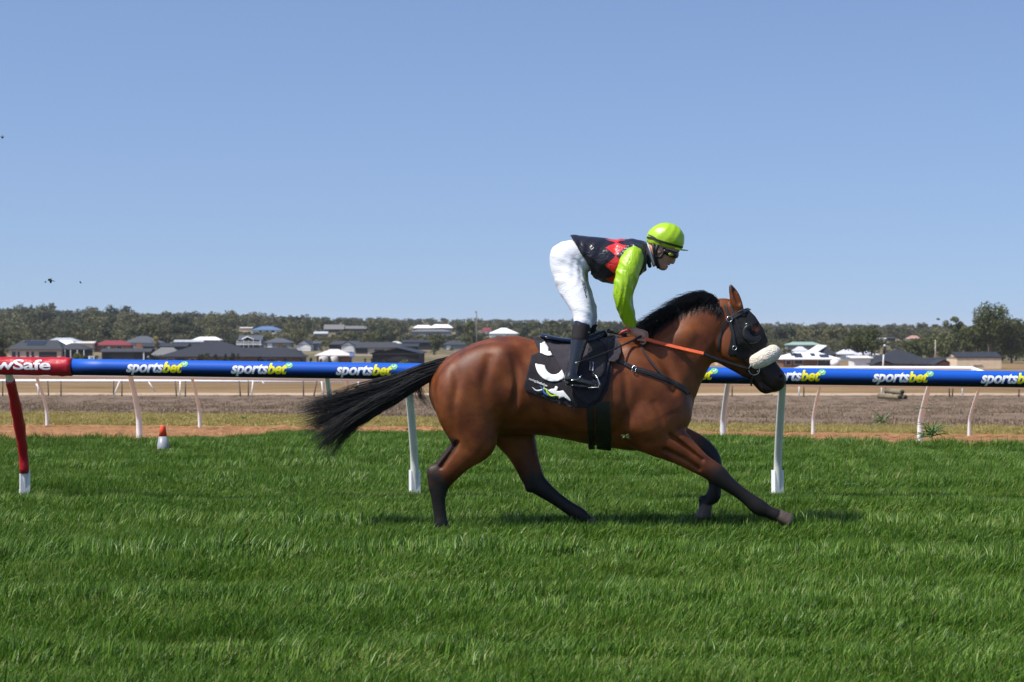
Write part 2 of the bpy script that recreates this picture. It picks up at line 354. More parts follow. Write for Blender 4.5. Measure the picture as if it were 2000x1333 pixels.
# ------------------------------------------------------------------ solid modelling: distance fields -> one continuous skin
class Field:
    def __init__(s, lo, hi, h):
        s.h = h; s.lo = np.array(lo, np.float32); n = np.ceil((np.array(hi)-s.lo)/h).astype(int)+1; s.n = n
        s.f = np.full(n, 1.0, np.float32)
        s.ax = [s.lo[i]+h*np.arange(n[i], dtype=np.float32) for i in range(3)]
    def box(s, lo, hi):
        a = np.clip(np.floor((np.array(lo)-s.lo)/s.h).astype(int), 0, s.n-1); b = np.clip(np.ceil((np.array(hi)-s.lo)/s.h).astype(int)+1, 1, s.n)
        return tuple(slice(int(a[i]), int(max(b[i], a[i]+1))) for i in range(3))
    def grid(s, sl):
        return s.ax[0][sl[0]][:, None, None], s.ax[1][sl[1]][None, :, None], s.ax[2][sl[2]][None, None, :]
    def merge(s, sl, g, k, op='add'):
        f = s.f[sl]
        if op == 'sub':
            g = -g; hh = np.maximum(k-np.abs(f-g), 0)/k; s.f[sl] = np.maximum(f, g)+hh*hh*k*.25
        else:
            hh = np.maximum(k-np.abs(f-g), 0)/k; s.f[sl] = np.minimum(f, g)-hh*hh*k*.25
    def ell(s, c, r, ang=0, k=.03, op='add', yaw=0):
        "ellipsoid; ang tilts it in the XZ plane, yaw about Z"
        m = max(r)+k+.03; sl = s.box(np.array(c)-m, np.array(c)+m); X, Y, Z = s.grid(sl); x, y, z = X-c[0], Y-c[1], Z-c[2]
        if yaw: cy, sy = math.cos(yaw), math.sin(yaw); x, y = x*cy+y*sy, -x*sy+y*cy
        ca, sa = math.cos(ang), math.sin(ang); u = x*ca+z*sa; w = -x*sa+z*ca
        q = np.sqrt((u/r[0])**2+(y/r[1])**2+(w/r[2])**2)
        q1 = np.sqrt((u/r[0]**2)**2+(y/r[1]**2)**2+(w/r[2]**2)**2)+1e-6
        s.merge(sl, q*(q-1)/q1, k, op)
    def tube(s, st, k=.03, sub=5, op='add'):
        "st rows: x, y, z, in-plane radius, lateral radius"
        p = catmull(st, sub); p[:, 3:] = np.maximum(p[:, 3:], .0015); m = float(max(p[:, 3].max(), p[:, 4].max()))+k+.02
        sl = s.box(p[:, :3].min(0)-m, p[:, :3].max(0)+m)
        off = np.array([q.start for q in sl]); g = np.full([q.stop-q.start for q in sl], 1.0, np.float32)
        for a, b in zip(p[:-1], p[1:]):
            mm = max(a[3], b[3], a[4], b[4])+k+.02
            s2 = s.box(np.minimum(a[:3], b[:3])-mm, np.maximum(a[:3], b[:3])+mm); X, Y, Z = s.grid(s2)
            d = b-a; L2 = float(d[:3] @ d[:3])+1e-9
            t = np.clip(((X-a[0])*d[0]+(Y-a[1])*d[1]+(Z-a[2])*d[2])/L2, 0, 1)
            r = a[3]+d[3]*t; ly = a[4]+d[4]*t
            dx = X-a[0]-d[0]*t; dz = Z-a[2]-d[2]*t; dy = Y-a[1]-d[1]*t
            q = (np.sqrt((dx*dx+dz*dz)/(r*r)+dy*dy/(ly*ly))-1)*np.minimum(r, ly)
            l = tuple(slice(s2[i].start-off[i], s2[i].stop-off[i]) for i in range(3)); g[l] = np.minimum(g[l], q)
        s.merge(sl, g, k, op)
    def mesh(s):
        "surface nets"
        f = s.f; n0, n1, n2 = f.shape; ins = f < 0
        c = np.zeros((n0-1, n1-1, n2-1), np.int8)
        for i in (0, 1):
            for j in (0, 1):
                for k in (0, 1): c += ins[i:n0-1+i, j:n1-1+j, k:n2-1+k]
        act = (c > 0) & (c < 8); I = np.argwhere(act); idm = np.full(act.shape, -1, np.int64); idm[act] = np.arange(len(I))
        acc = np.zeros((len(I), 3)); cnt = np.zeros(len(I))
        corners = [(i, j, k) for i in (0, 1) for j in (0, 1) for k in (0, 1)]
        val = {q: f[I[:, 0]+q[0], I[:, 1]+q[1], I[:, 2]+q[2]] for q in corners}
        for a in corners:
            for ax in range(3):
                if a[ax]: continue
                b = list(a); b[ax] = 1; b = tuple(b); va, vb = val[a], val[b]; x = (va < 0) != (vb < 0)
                t = va/(va-vb+1e-12); pt = np.tile(np.array(a, float), (len(I), 1)); pt[:, ax] = t
                acc[x] += pt[x]; cnt[x] += 1
        V = s.lo+(I+acc/cnt[:, None])*s.h
        Q = []
        for ax in range(3):
            o1, o2 = [(1, 2), (2, 0), (0, 1)][ax]
            sl0 = [slice(None)]*3; sl1 = [slice(None)]*3; sl0[ax] = slice(0, -1); sl1[ax] = slice(1, None)
            A = ins[tuple(sl0)]; B = ins[tuple(sl1)]; X = np.argwhere(A != B)
            ok = (X[:, o1] > 0) & (X[:, o2] > 0) & (X[:, o1] < f.shape[o1]-1) & (X[:, o2] < f.shape[o2]-1); X = X[ok]
            flip = A[X[:, 0], X[:, 1], X[:, 2]]
            def cid(u, v):
                Y = X.copy(); Y[:, o1] -= u; Y[:, o2] -= v; return idm[Y[:, 0], Y[:, 1], Y[:, 2]]
            q = np.stack([cid(0, 0), cid(1, 0), cid(1, 1), cid(0, 1)], 1); q[~flip] = q[~flip][:, ::-1]; Q.append(q)
        return V, np.concatenate(Q)
    def front(s):
        "height map of the side nearest the camera: y of the first solid cell for each (x, z)"
        ins = s.f < 0; hit = ins.any(1); j = ins.argmax(1); jj = np.maximum(j, 1)
        ii, kk = np.meshgrid(np.arange(s.n[0]), np.arange(s.n[2]), indexing='ij')
        a = s.f[ii, jj-1, kk]; b = s.f[ii, jj, kk]; y = s.ax[1][jj-1]+s.h*a/(a-b+1e-9)
        y = np.where(hit, y, np.nan)
        for _ in range(14):       # let it run a little past the outline
            nanm = np.isnan(y)
            if not nanm.any(): break
            p = np.pad(y, 1, constant_values=np.nan)
            st = np.stack([p[:-2, 1:-1], p[2:, 1:-1], p[1:-1, :-2], p[1:-1, 2:]])
            cn = (~np.isnan(st)).sum(0); sm = np.nansum(st, 0)
            y = np.where(nanm & (cn > 0), sm/np.maximum(cn, 1)+.004, y)
        y = np.where(np.isnan(y), 0, y)
        for _ in range(2):
            p = np.pad(y, 1, mode='edge'); y = (p[:-2, 1:-1]+p[2:, 1:-1]+p[1:-1, :-2]+p[1:-1, 2:]+2*y)/6
        s.fy = y; return s
    def y_at(s, x, z):
        u = np.clip((x-s.lo[0])/s.h, 0, s.n[0]-1.001); v = np.clip((z-s.lo[2])/s.h, 0, s.n[2]-1.001)
        i = int(u); k = int(v); a = u-i; b = v-k; y = s.fy
        return float(y[i, k]*(1-a)*(1-b)+y[i+1, k]*a*(1-b)+y[i, k+1]*(1-a)*b+y[i+1, k+1]*a*b)

# horse space: world position less (0, D, 0); hp turns a photo pixel at lateral offset y into it
def hp(px, py, y=0.0):
    d = D+y; return np.array([(px-1000)/F*d, y, H-(py-HZ)/F*d])
S = F/D
def stn(rows):
    "rows: px, py, r_px, y, ly"
    return np.array([[*hp(a, b, y), r/S, ly] for a, b, r, y, ly in rows])
def wld(v): return (v[0], v[1]+D, v[2])
ORG = np.array([0, D, 0])

HF = Field((hp(832, 0)[0], -.40, .0), (hp(1550, 0)[0], .40, hp(0, 550)[2]), .0078)
# trunk: photo x, top, bottom, half width
TR = np.array([(838,745,775,.03),(848,722,800,.11),(868,702,828,.19),(900,683,842,.245),(940,666,848,.275),(1000,656,849,.285),(1050,665,850,.285),(1100,671,858,.30),
    (1150,669,868,.30),(1200,659,876,.285),(1240,658,880,.262),(1280,680,878,.245),(1312,708,868,.215),(1333,735,848,.165),(1343,762,825,.09),(1348,780,806,.03)], float)
def trunk():
    x = np.array([hp(a, 0)[0] for a in TR[:, 0]]); sl = HF.box((x[0]-.02, -.4, .4), (x[-1]+.02, .4, 1.6)); X, Y, Z = HF.grid(sl)
    px = X*F/D+1000
    xs = TR[:, 0]; fine = catmull(TR, 10); fx = np.maximum.accumulate(fine[:, 0])
    top = np.interp(px, fx, fine[:, 1]); bot = np.interp(px, fx, fine[:, 2]); hw = np.maximum(np.interp(px, fx, fine[:, 3]), .02)
    zt = H-(top-HZ)/S; zb = H-(bot-HZ)/S; zc = (zt+zb)/2; rz = np.maximum((zt-zb)/2, .02)
    w = (Z-zc)/rz
    hw = hw*np.where(w > 0, 1-.10*np.minimum(w*w, 1.5), 1-.06*np.minimum(w*w, 1.5))
    q = (np.sqrt(w*w+(Y/hw)**2)-1)*np.minimum(rz, hw)*.85
    endd = np.maximum(x[0]-X, X-x[-1])
    HF.merge(sl, np.maximum(q, endd), .03)
trunk()
# neck and head
HF.tube(stn([(1245,765,100,0,.225),(1275,742,90,0,.20),(1297,722,77,0,.165),(1335,678,63,0,.12),(1365,650,53,0,.092),(1395,626,41,0,.078),(1412,617,33,0,.07)]), k=.05)
HF.tube(stn([(1416,615,28,0,.062),(1431,636,39,0,.085),(1446,660,45,0,.098),(1456,674,41,0,.092),(1468,690,35,0,.074),(1480,706,30.5,0,.06),(1492,722,28,0,.054),(1503,735,26.5,0,.057),(1511,742,24.5,0,.058)]), k=.02)
for sd in (-1, 1):
    HF.ell(hp(1430,676,sd*.062), (.092,.034,.105), .3, .03)                 # cheek
    HF.ell(hp(1462,640,sd*.078), (.034,.02,.02), -.6, .02)                  # brow over the eye
    HF.ell(hp(1476,704,sd*.056), (.11,.008,.012), -1.0, .02)                # facial crest
    HF.ell(hp(1524,738,sd*.046), (.026,.018,.030), .2, .02)                 # nostril rim
    HF.ell(hp(1526,738,sd*.066), (.012,.02,.019), .2, .008, 'sub')
    HF.ell(hp(1455,690,sd*.09), (.05,.02,.03), -.9, .03, 'sub')
    st = stn([(1443,606,10,sd*.052,.022),(1438,592,11.5,sd*.058,.026),(1434,577,9.5,sd*.060,.022),(1429,564,5.5,sd*.058,.013),(1426.5,556,1.3,sd*.055,.004)])
    HF.tube(st, k=.012)
    HF.tube(stn([(1443,592,5,sd*.082,.014),(1438,580,5.2,sd*.083,.016),(1433,567,3,sd*.074,.012)]), k=.006, op='sub')
HF.tube(stn([(1470,728,14,0,.036),(1484,746,13,0,.035),(1495,757,12.5,0,.042),(1503,757,9,0,.04)]), k=.014)   # lower jaw and lip
for sd in (-1, 1): HF.tube(stn([(1490,746,1.5,sd*.055,.022),(1500,755,1.6,sd*.055,.022),(1511,762,1.5,sd*.05,.022)]), k=.006, op='sub')   # mouth
HF.tube(stn([(1405,690,18,0,.04),(1430,706,16,0,.045),(1455,722,14,0,.036)]), k=.03)
# muscles of both sides
for sd in (-1, 1):
    HF.ell(hp(1268,745,sd*.175), (.27,.07,.11), -.95, .07)                  # shoulder blade
    HF.ell(hp(1262,822,sd*.20), (.15,.075,.115), .25, .05)                  # triceps
    HF.ell(hp(1322,805,sd*.10), (.10,.085,.13), .1, .05)                    # breast
    HF.ell(hp(1300,690,sd*.10), (.22,.045,.07), .72, .06)
    HF.ell(hp(1352,708,sd*.062), (.17,.028,.035), .82, .03)                 # jugular side of the neck
    HF.ell(hp(935,728,sd*.165), (.26,.105,.15), .55, .07)                    # croup
    HF.ell(hp(888,778,sd*.17), (.12,.10,.20), .12, .06)                     # back of the thigh
    HF.ell(hp(985,708,sd*.21), (.06,.05,.08), 0, .09)                      # hip bone
    HF.ell(hp(1150,770,sd*.20), (.30,.115,.24), 0, .06)                     # barrel
    HF.tube(stn([(1208,690,4,sd*.305,.022),(1222,740,4.5,sd*.312,.022),(1226,800,4.5,sd*.315,.022),(1232,850,4,sd*.295,.022)]), k=.035, op='sub')
    HF.tube(stn([(1296,690,5,sd*.208,.022),(1314,735,5,sd*.224,.022),(1318,760,4,sd*.228,.02)]), k=.06, op='sub')
    HF.tube(stn([(1278,790,3.5,sd*.282,.018),(1292,822,3.5,sd*.278,.018),(1297,850,3.5,sd*.26,.018)]), k=.04, op='sub')
    HF.tube(stn([(1003,695,4,sd*.293,.018),(1010,745,4.5,sd*.288,.02),(1003,800,5,sd*.278,.02),(985,840,5,sd*.265,.02)]), k=.03, op='sub')
    HF.tube(stn([(880,700,3.5,sd*.262,.018),(893,745,4,sd*.282,.018),(886,800,4,sd*.282,.018),(893,850,4,sd*.262,.018)]), k=.05, op='sub')
    HF.tube(stn([(955,700,3.5,sd*.298,.018),(945,760,4,sd*.303,.018),(955,815,4,sd*.292,.018)]), k=.05, op='sub')
    HF.tube(stn([(1040,800,4,sd*.30,.016),(1100,828,4,sd*.305,.016),(1180,845,4,sd*.30,.016)]), k=.04, op='sub')
# hind legs
HF.tube(stn([(930,756,66,-.13,.12),(916,795,62,-.15,.125),(922,835,50,-.16,.105),(928,862,40,-.16,.085),(910,882,32,-.155,.068),(893,897,28.5,-.15,.056),(872,920,26,-.145,.043),
    (858,943,21.5,-.14,.038),(856,962,16,-.14,.033),(857,985,13,-.14,.026),(860,1010,12.5,-.14,.026),(862,1024,13.5,-.14,.031),(865,1034,11,-.14,.027)]), k=.045)
HF.ell(hp(846,927,-.14), (.030,.024,.05), .5, .04)
HF.tube(stn([(925,858,30,-.20,.04),(905,890,20,-.195,.03),(885,918,12,-.175,.02)]), k=.03)
HF.tube(stn([(893,866,3,-.235,.03),(879,888,3,-.205,.025),(862,912,3,-.18,.02)]), k=.02, op='sub')
HF.tube(stn([(965,760,70,.12,.12),(985,805,56,.14,.12),(1003,845,42,.15,.10),(1018,877,31,.15,.072),(1030,908,25,.145,.054),(1043,938,21.5,.14,.041),
    (1060,955,17.5,.14,.036),(1085,974,13.5,.14,.028),(1112,993,13,.14,.027),(1132,1006,14,.14,.031),(1148,1019,11,.14,.026)]), k=.045)
HF.ell(hp(1036,950,.14), (.03,.024,.042), -.5, .02)
# fore legs
HF.tube(stn([(1272,820,62,-.15,.11),(1288,850,43,-.155,.085),(1312,866,35,-.155,.070),(1340,886,27,-.15,.054),(1366,905,21.5,-.145,.043),(1387,918,19.5,-.145,.041),(1402,929,19.5,-.145,.041),
    (1420,944,15.5,-.145,.034),(1443,961,12.8,-.145,.027),(1464,977,13.5,-.145,.028),(1482,991,16,-.145,.034),(1500,1000,12,-.145,.029),(1516,1007,12.5,-.145,.033)]), k=.04)
HF.tube(stn([(1310,850,3,-.225,.02),(1340,874,2.6,-.205,.02),(1372,899,2.2,-.19,.016)]), k=.02, op='sub')
HF.tube(stn([(1300,880,4,-.22,.02),(1335,897,3,-.205,.02),(1365,916,2.5,-.19,.016)]), k=.02, op='sub')
HF.tube(stn([(1262,830,55,.14,.10),(1290,850,40,.15,.08),(1325,860,30,.15,.062),(1360,872,24,.15,.05),(1382,888,20.5,.15,.043),(1391,905,19,.15,.042),
    (1395,930,14,.15,.03),(1397,952,12.5,.15,.028),(1393,969,14.5,.15,.033),(1383,979,11.5,.15,.028),(1377,988,12,.15,.031)]), k=.04)
HF.ell(hp(1372,976,.15), (.028,.024,.026), .3, .012)
# ------------------------------------------------------------------ the horse
horse = empty('horse', (0.4, D, 0), 'bay racehorse in full gallop on the turf, carrying a rider', 'horse')
V, Q = HF.mesh(); HF.front()
# fine relief: veins and muscle ripple
def sines(V, seed, f, a):
    r = np.random.default_rng(seed); o = np.zeros(len(V))
    for _ in range(6):
        k = r.normal(0, f, 3); o += np.sin(V @ k+r.uniform(0, 6.3))
    return o*a/6
M_coat = bpy.data.materials.new('bay_coat'); M_coat.use_nodes = True
n_, L_, b_ = nodes_of(M_coat)
at = n_.new('ShaderNodeAttribute'); at.attribute_name = 'points'
tc = n_.new('ShaderNodeTexCoord')
tn = n_.new('ShaderNodeTexNoise'); tn.inputs['Scale'].default_value = 7; tn.inputs['Detail'].default_value = 6; L_.new(tc.outputs['Object'], tn.inputs['Vector'])
mp = n_.new('ShaderNodeMapping'); mp.inputs['Scale'].default_value = (40, 120, 160); mp.inputs['Rotation'].default_value = (0, .5, 0); L_.new(tc.outputs['Object'], mp.inputs[0])
th = n_.new('ShaderNodeTexNoise'); th.inputs['Scale'].default_value = 2.2; th.inputs['Detail'].default_value = 4; L_.new(mp.outputs[0], th.inputs['Vector'])
ad = n_.new('ShaderNodeMath'); ad.operation = 'MULTIPLY_ADD'; ad.inputs[1].default_value = .35; L_.new(th.outputs['Fac'], ad.inputs[0]); L_.new(tn.outputs['Fac'], ad.inputs[2])
r1 = ramp(n_, [(.40,(.056,.0135,.0032)),(.62,(.118,.0305,.0066)),(.85,(.190,.056,.013))]); L_.new(ad.outputs[0], r1.inputs[0])
mx = n_.new('ShaderNodeMix'); mx.data_type = 'RGBA'; L_.new(at.outputs['Fac'], mx.inputs[0]); L_.new(r1.outputs[0], mx.inputs[6]); mx.inputs[7].default_value = (.010,.008,.007,1)
L_.new(mx.outputs[2], b_.inputs['Base Color'])
b_.inputs['Roughness'].default_value = .40; b_.inputs['Specular IOR Level'].default_value = .32
b_.inputs['Sheen Weight'].default_value = .0; b_.inputs['Sheen Roughness'].default_value = .35
rr = n_.new('ShaderNodeMapRange'); rr.inputs[3].default_value = .36; rr.inputs[4].default_value = .58; L_.new(tn.outputs['Fac'], rr.inputs[0]); L_.new(rr.outputs[0], b_.inputs['Roughness'])
bp = n_.new('ShaderNodeBump'); bp.inputs['Strength'].default_value = .4; bp.inputs['Distance'].default_value = .004; L_.new(th.outputs['Fac'], bp.inputs['Height']); L_.new(bp.outputs[0], b_.inputs['Normal'])
body = fast_mesh('body', V+ORG, Q, M_coat, horse)
def polydist(PX, PY, pts):
    "distance to a polyline and position along it (0..1)"
    best = np.full(len(PX), 1e9); tt = np.zeros(len(PX)); pts = np.array(pts, float); L = np.r_[0, np.cumsum(np.hypot(*np.diff(pts, axis=0).T))]
    for i in range(len(pts)-1):
        d = pts[i+1]-pts[i]; t = np.clip(((PX-pts[i,0])*d[0]+(PY-pts[i,1])*d[1])/(d @ d), 0, 1)
        q = np.hypot(PX-pts[i,0]-d[0]*t, PY-pts[i,1]-d[1]*t); u = q < best; best[u] = q[u]; tt[u] = ((L[i]+t*(L[i+1]-L[i]))/L[-1])[u]
    return best, tt
dd = D+V[:, 1]; PX = 1000+V[:, 0]/dd*F; PY = HZ+(H-V[:, 2])/dd*F
def sstep(a, b, x): t = np.clip((x-a)/(b-a), 0, 1); return t*t*(3-2*t)
pm = np.zeros(len(V)); wob = sines(V, 3, 22, .10)
near, far = V[:, 1] < 0, V[:, 1] >= 0
for side, pl, rad, a, b in (
    (near, [(928,862),(893,897),(858,943),(862,1040)], 60, .36, .56), (far, [(1003,845),(1030,908),(1043,938),(1150,1022)], 60, .20, .46),
    (near, [(1330,880),(1366,905),(1402,929),(1482,991),(1525,1012)], 40, .16, .40), (far, [(1325,860),(1382,888),(1397,952),(1370,990)], 40, .10, .34)):
    q, t = polydist(PX, PY, pl); pm = np.maximum(pm, np.where(side & (q < rad), sstep(a, b, t+wob*.6), 0))
q, t = polydist(PX, PY, [(836,927),(882,868)]); pm = np.maximum(pm, np.where(near, .9*(1-sstep(7, 20, q)), 0))
q, t = polydist(PX, PY, [(1440,650),(1490,722),(1520,748)]); pm = np.maximum(pm, np.where(q < 60, sstep(.30, .75, t+wob*.4)*.93, 0))
q, t = polydist(PX, PY, [(1427,556),(1436,582)]); pm = np.maximum(pm, np.where(q < 14, (1-sstep(.1, .75, t))*.9, 0))
a_ = body.data.attributes.new('points', 'FLOAT', 'POINT'); a_.data.foreach_set('value', pm.astype(np.float32))

M_hair = mat('black_hair', (.009,.008,.008), .38, .5)
nh, Lh, bh = nodes_of(M_hair)
M_hoof = mat('hoof_horn', (.075,.055,.042), .55, .4, noise_s=40, noise_a=.4, stretch=(1,1,8))
M_steel = mat('steel', (.55,.55,.56), .25, .5, 1.0)

def strands(guides, n, roots_j, tip_j, r0, seg, seed, lat, curl=.01, nside=3, lens=(.75, 1.0)):
    "tapered hair strands interpolated between guide curves in (px, py, y)"
    r = np.random.default_rng(seed); G = np.array([catmull(g, seg)[:seg*(len(g)-1)+1] for g in guides]); m = G.shape[1]; Vs = []; Fs = []; base = 0
    for _ in range(n):
        u = r.random()*(len(G)-1); i = min(int(u), len(G)-2); w = u-i
        c = G[i]*(1-w)+G[i+1]*w; cut = min(m, max(4, int(m*r.uniform(*lens)))); c = c[:cut].copy(); k = np.linspace(0, 1, cut)
        j0 = r.normal(0, 1, 3)*roots_j; j1 = r.normal(0, 1, 3)*tip_j; c += j0+(j1-j0)*(k**1.3)[:, None]
        ph = r.uniform(0, 6.3, 3); c[:, 1] += curl*np.sin(k*r.uniform(5, 12)+ph[0])*k; c[:, 2] += (lat*np.sin(k*r.uniform(3, 8)+ph[1])*k)
        X = np.array([hp(*q) for q in c])+ORG
        T = np.gradient(X, axis=0); T /= np.linalg.norm(T, axis=1)[:, None]+1e-9
        A = np.cross(T, [0, 1, 0.01]); A /= np.linalg.norm(A, axis=1)[:, None]+1e-9; B = np.cross(T, A)
        rad = r0*r.uniform(.6, 1.3)*(1-.9*k**2)
        ring = [X+(A*math.cos(2*PI*s/nside)+B*math.sin(2*PI*s/nside))*rad[:, None] for s in range(nside)]
        Vs.append(np.stack(ring, 1).reshape(-1, 3))
        ii = np.arange(cut-1)[:, None]; ss = np.arange(nside)[None]
        Fs.append(np.stack([base+ii*nside+ss, base+ii*nside+(ss+1) % nside, base+(ii+1)*nside+(ss+1) % nside, base+(ii+1)*nside+ss], -1).reshape(-1, 4)); base += cut*nside
    return np.concatenate(Vs), np.concatenate(Fs)

tg = [[(872,709,0),(815,722,0),(770,738,.01),(715,753,.02),(650,769,.03),(572,790,.03)],
      [(872,711,0),(815,728,-.01),(768,750,-.01),(710,774,-.01),(645,797,-.01),(570,815,0)],
      [(872,713,0),(815,735,-.02),(768,760,-.03),(710,787,-.03),(650,815,-.03),(582,842,-.02)],
      [(872,716,0),(818,742,-.03),(772,768,-.05),(716,797,-.05),(658,834,-.05),(604,874,-.04)],
      [(872,720,0),(820,750,-.02),(776,778,-.03),(722,806,-.03),(672,844,-.03),(634,905,-.02)]]
V1, F1, k1 = [], [], 0
rl = np.random.default_rng(91)
for lock in range(120):
    u = rl.random()**.85*(len(tg)-1.001); i = int(u); w = u-i; g0 = np.array(tg[i])*(1-w)+np.array(tg[i+1])*w; kk = np.linspace(0, 1, len(g0))[:, None]
    g0 = g0+rl.normal(0, 1, 3)*np.array([2,3,.02])+rl.normal(0, 1, 3)*np.array([7,9,.06])*kk**1.3; g0[:, 1] += 4*np.sin(kk[:, 0]*rl.uniform(3, 7)+rl.uniform(0, 6))*kk[:, 0]
    v, f = strands([g0, g0], 24, np.array([2.5,3,.012]), np.array([3.2,3.2,.02]), .0025, 7, 1100+lock, .012, curl=2.5, lens=(.84, 1.0))
    V1.append(v); F1.append(f+k1); k1 += len(v)
V1 = np.concatenate(V1); F1 = np.concatenate(F1)
tg2 = [[(872,712,0),(826,732,-.02),(812,752,-.03),(820,776,-.03),(848,796,-.05)], [(872,714,.0),(832,736,.0),(822,758,-.02),(832,780,-.03),(852,806,-.04)],
       [(872,712,0),(822,736,-.02),(800,760,-.03),(792,776,-.03),(800,790,-.05)], [(872,712,0),(815,738,-.02),(775,762,-.03),(758,775,-.03),(770,795,-.05)]]
V2, F2 = strands(tg2, 200, np.array([3,4,.015]), np.array([6,5,.03]), .0014, 6, 12, .02, curl=4)
V3, F3 = strands([[(874,704,0),(846,708,0),(822,724,0),(800,736,0)], [(874,722,0),(844,730,0),(822,742,0),(802,752,0)]], 420, np.array([2,3,.02]), np.array([3,4,.02]), .0024, 5, 13, .01, curl=1, lens=(.9, 1))
V4, F4 = strands(tg, 90, np.array([4,4,.02]), np.array([22,22,.07]), .0009, 7, 17, .05, curl=9)
tail_v, tail_f, k = [], [], 0
for v, f in ((V1,F1),(V2,F2),(V3,F3),(V4,F4)): tail_v.append(v); tail_f.append(f+k); k += len(v)
tag(fast_mesh('tail', np.concatenate(tail_v), np.concatenate(tail_f), M_hair, horse), 'long black tail streaming out behind')
# mane: short strands along the crest, blown back and over the near side
crest = catmull([(1262,655),(1285,634),(1312,614),(1345,594),(1375,583),(1398,586),(1413,600)], 12)
mv, mf, k = [], [], 0; r = np.random.default_rng(21)
for _ in range(2000):
    u = r.random()*(len(crest)-1.01); i = int(u); c = crest[i]*(1-u+i)+crest[i+1]*(u-i); ln = r.uniform(22, 52)*(1 if c[0] < 1395 else .75)
    up = r.uniform(-.1, .95); y0 = r.normal(0, .012); side = -r.uniform(.0, .10) if r.random() < .8 else r.uniform(0, .05)
    g = [[(c[0]+r.normal(0,2), c[1]+r.uniform(0,9), y0), (c[0]-ln*.30, c[1]-ln*.28*up-3, y0+side*.35), (c[0]-ln*.66, c[1]-ln*.30*up+ln*.08, y0+side*.8), (c[0]-ln, c[1]+ln*(.45-.75*up), y0+side)]]
    v, f = strands(g+g, 1, np.array([1,1,.003]), np.array([3,3,.012]), .0021, 3, int(r.integers(1e9)), .006, curl=1.5)
    mv.append(v); mf.append(f+k); k += len(v)
for _ in range(420):        # locks lying down on the near side of the neck
    u = r.random()*(len(crest)-1.01); i = int(u); c = crest[i]*(1-u+i)+crest[i+1]*(u-i); ln = r.uniform(16, 38)
    px1, py1 = c[0]-ln*r.uniform(.1,.5), c[1]+ln
    def sk(px, py, off): y = HF.y_at(*hp(px, py, -.1)[[0,2]]); return (px, py, y-off)
    g = [[(c[0], c[1]+3, -.02), sk((c[0]*2+px1)/3, (c[1]*2+py1)/3, .012), sk((c[0]+px1*2)/3, (c[1]+py1*2)/3, .012), sk(px1, py1, .006)]]
    v, f = strands(g+g, 1, np.array([1,1,.003]), np.array([2,2,.003]), .0021, 3, int(r.integers(1e9)), .002, curl=1)
    mv.append(v); mf.append(f+k); k += len(v)
tag(fast_mesh('mane', np.concatenate(mv), np.concatenate(mf), M_hair, horse), 'short black mane blown back along the crest')

def hoof(c, ang, y, ln=.075, w=.062):
    "horn capsule: coronet at c (px, py), toe pointing along ang in the photo plane"
    o = hp(*c, y)+ORG; ax = np.array([math.cos(ang), 0, math.sin(ang)]); up = np.array([-math.sin(ang), 0, math.cos(ang)]); mb = MB(); rows = []
    for t, a, b, cz in ((-.012,.042,.044,.0), (.0,.048,.050,.0), (.02,.051,.054,-.004), (ln*.75,.058,.060,-.010), (ln,.061,.064,-.014), (ln+.006,.050,.055,-.014)):
        ring = []
        for q in range(18):
            th = 2*PI*q/18; e = math.cos(th); fl = .72 if e < 0 else 1
            ring.append(o+ax*t+up*(a*e*fl+cz)+np.array([0, b*math.sin(th), 0]))
        rows.append(ring)
    v = [p for rg in rows for p in rg]; f = [(i*18+k, i*18+(k+1) % 18, (i+1)*18+(k+1) % 18, (i+1)*18+k) for i in range(5) for k in range(18)]+[tuple(range(18)), tuple(range(90, 108))]
    mb.add(v, f); h = mb.build('hoof', M_hoof, horse, True)
    return h
tag(hoof((1521,1009), -.42, -.145, .085), 'pale grey leading fore hoof about to land')
hoof((1378,988), -1.75, .15, .085); hoof((866,1033), -1.25, -.14, .03); hoof((1150,1020), -.75, .14, .05)
for sd in (-1, 1):
    mb = MB(); c = hp(1461, 652, sd*.088)+ORG
    mb.lathe([(.001,-.018),(.010,-.015),(.016,-.008),(.018,0),(.016,.008),(.010,.015),(.001,.018)], c, 14); mb.build('eye', mat('eye_brown', (.012,.006,.004), .08, .8), horse, True)
# ------------------------------------------------------------------ tack: laid on the horse's side through its height map
def sp(px, py, off=.004, fld=HF):
    y = -.2
    for _ in range(4):
        q = hp(px, py, y); y = fld.y_at(q[0], q[2])-off
    return Vector(hp(px, py, y)+ORG)
def spn(px, py, off=.004, fld=HF):
    p = sp(px, py, off, fld); a = sp(px+3, py, off, fld)-sp(px-3, py, off, fld); b = sp(px, py-3, off, fld)-sp(px, py+3, off, fld)
    nn = a.cross(b); nn = nn.normalized() if nn.length > 1e-9 else Vector((0,-1,0))
    if nn.y > 0: nn = -nn
    return p, (nn+Vector((0,-.35,0))).normalized()

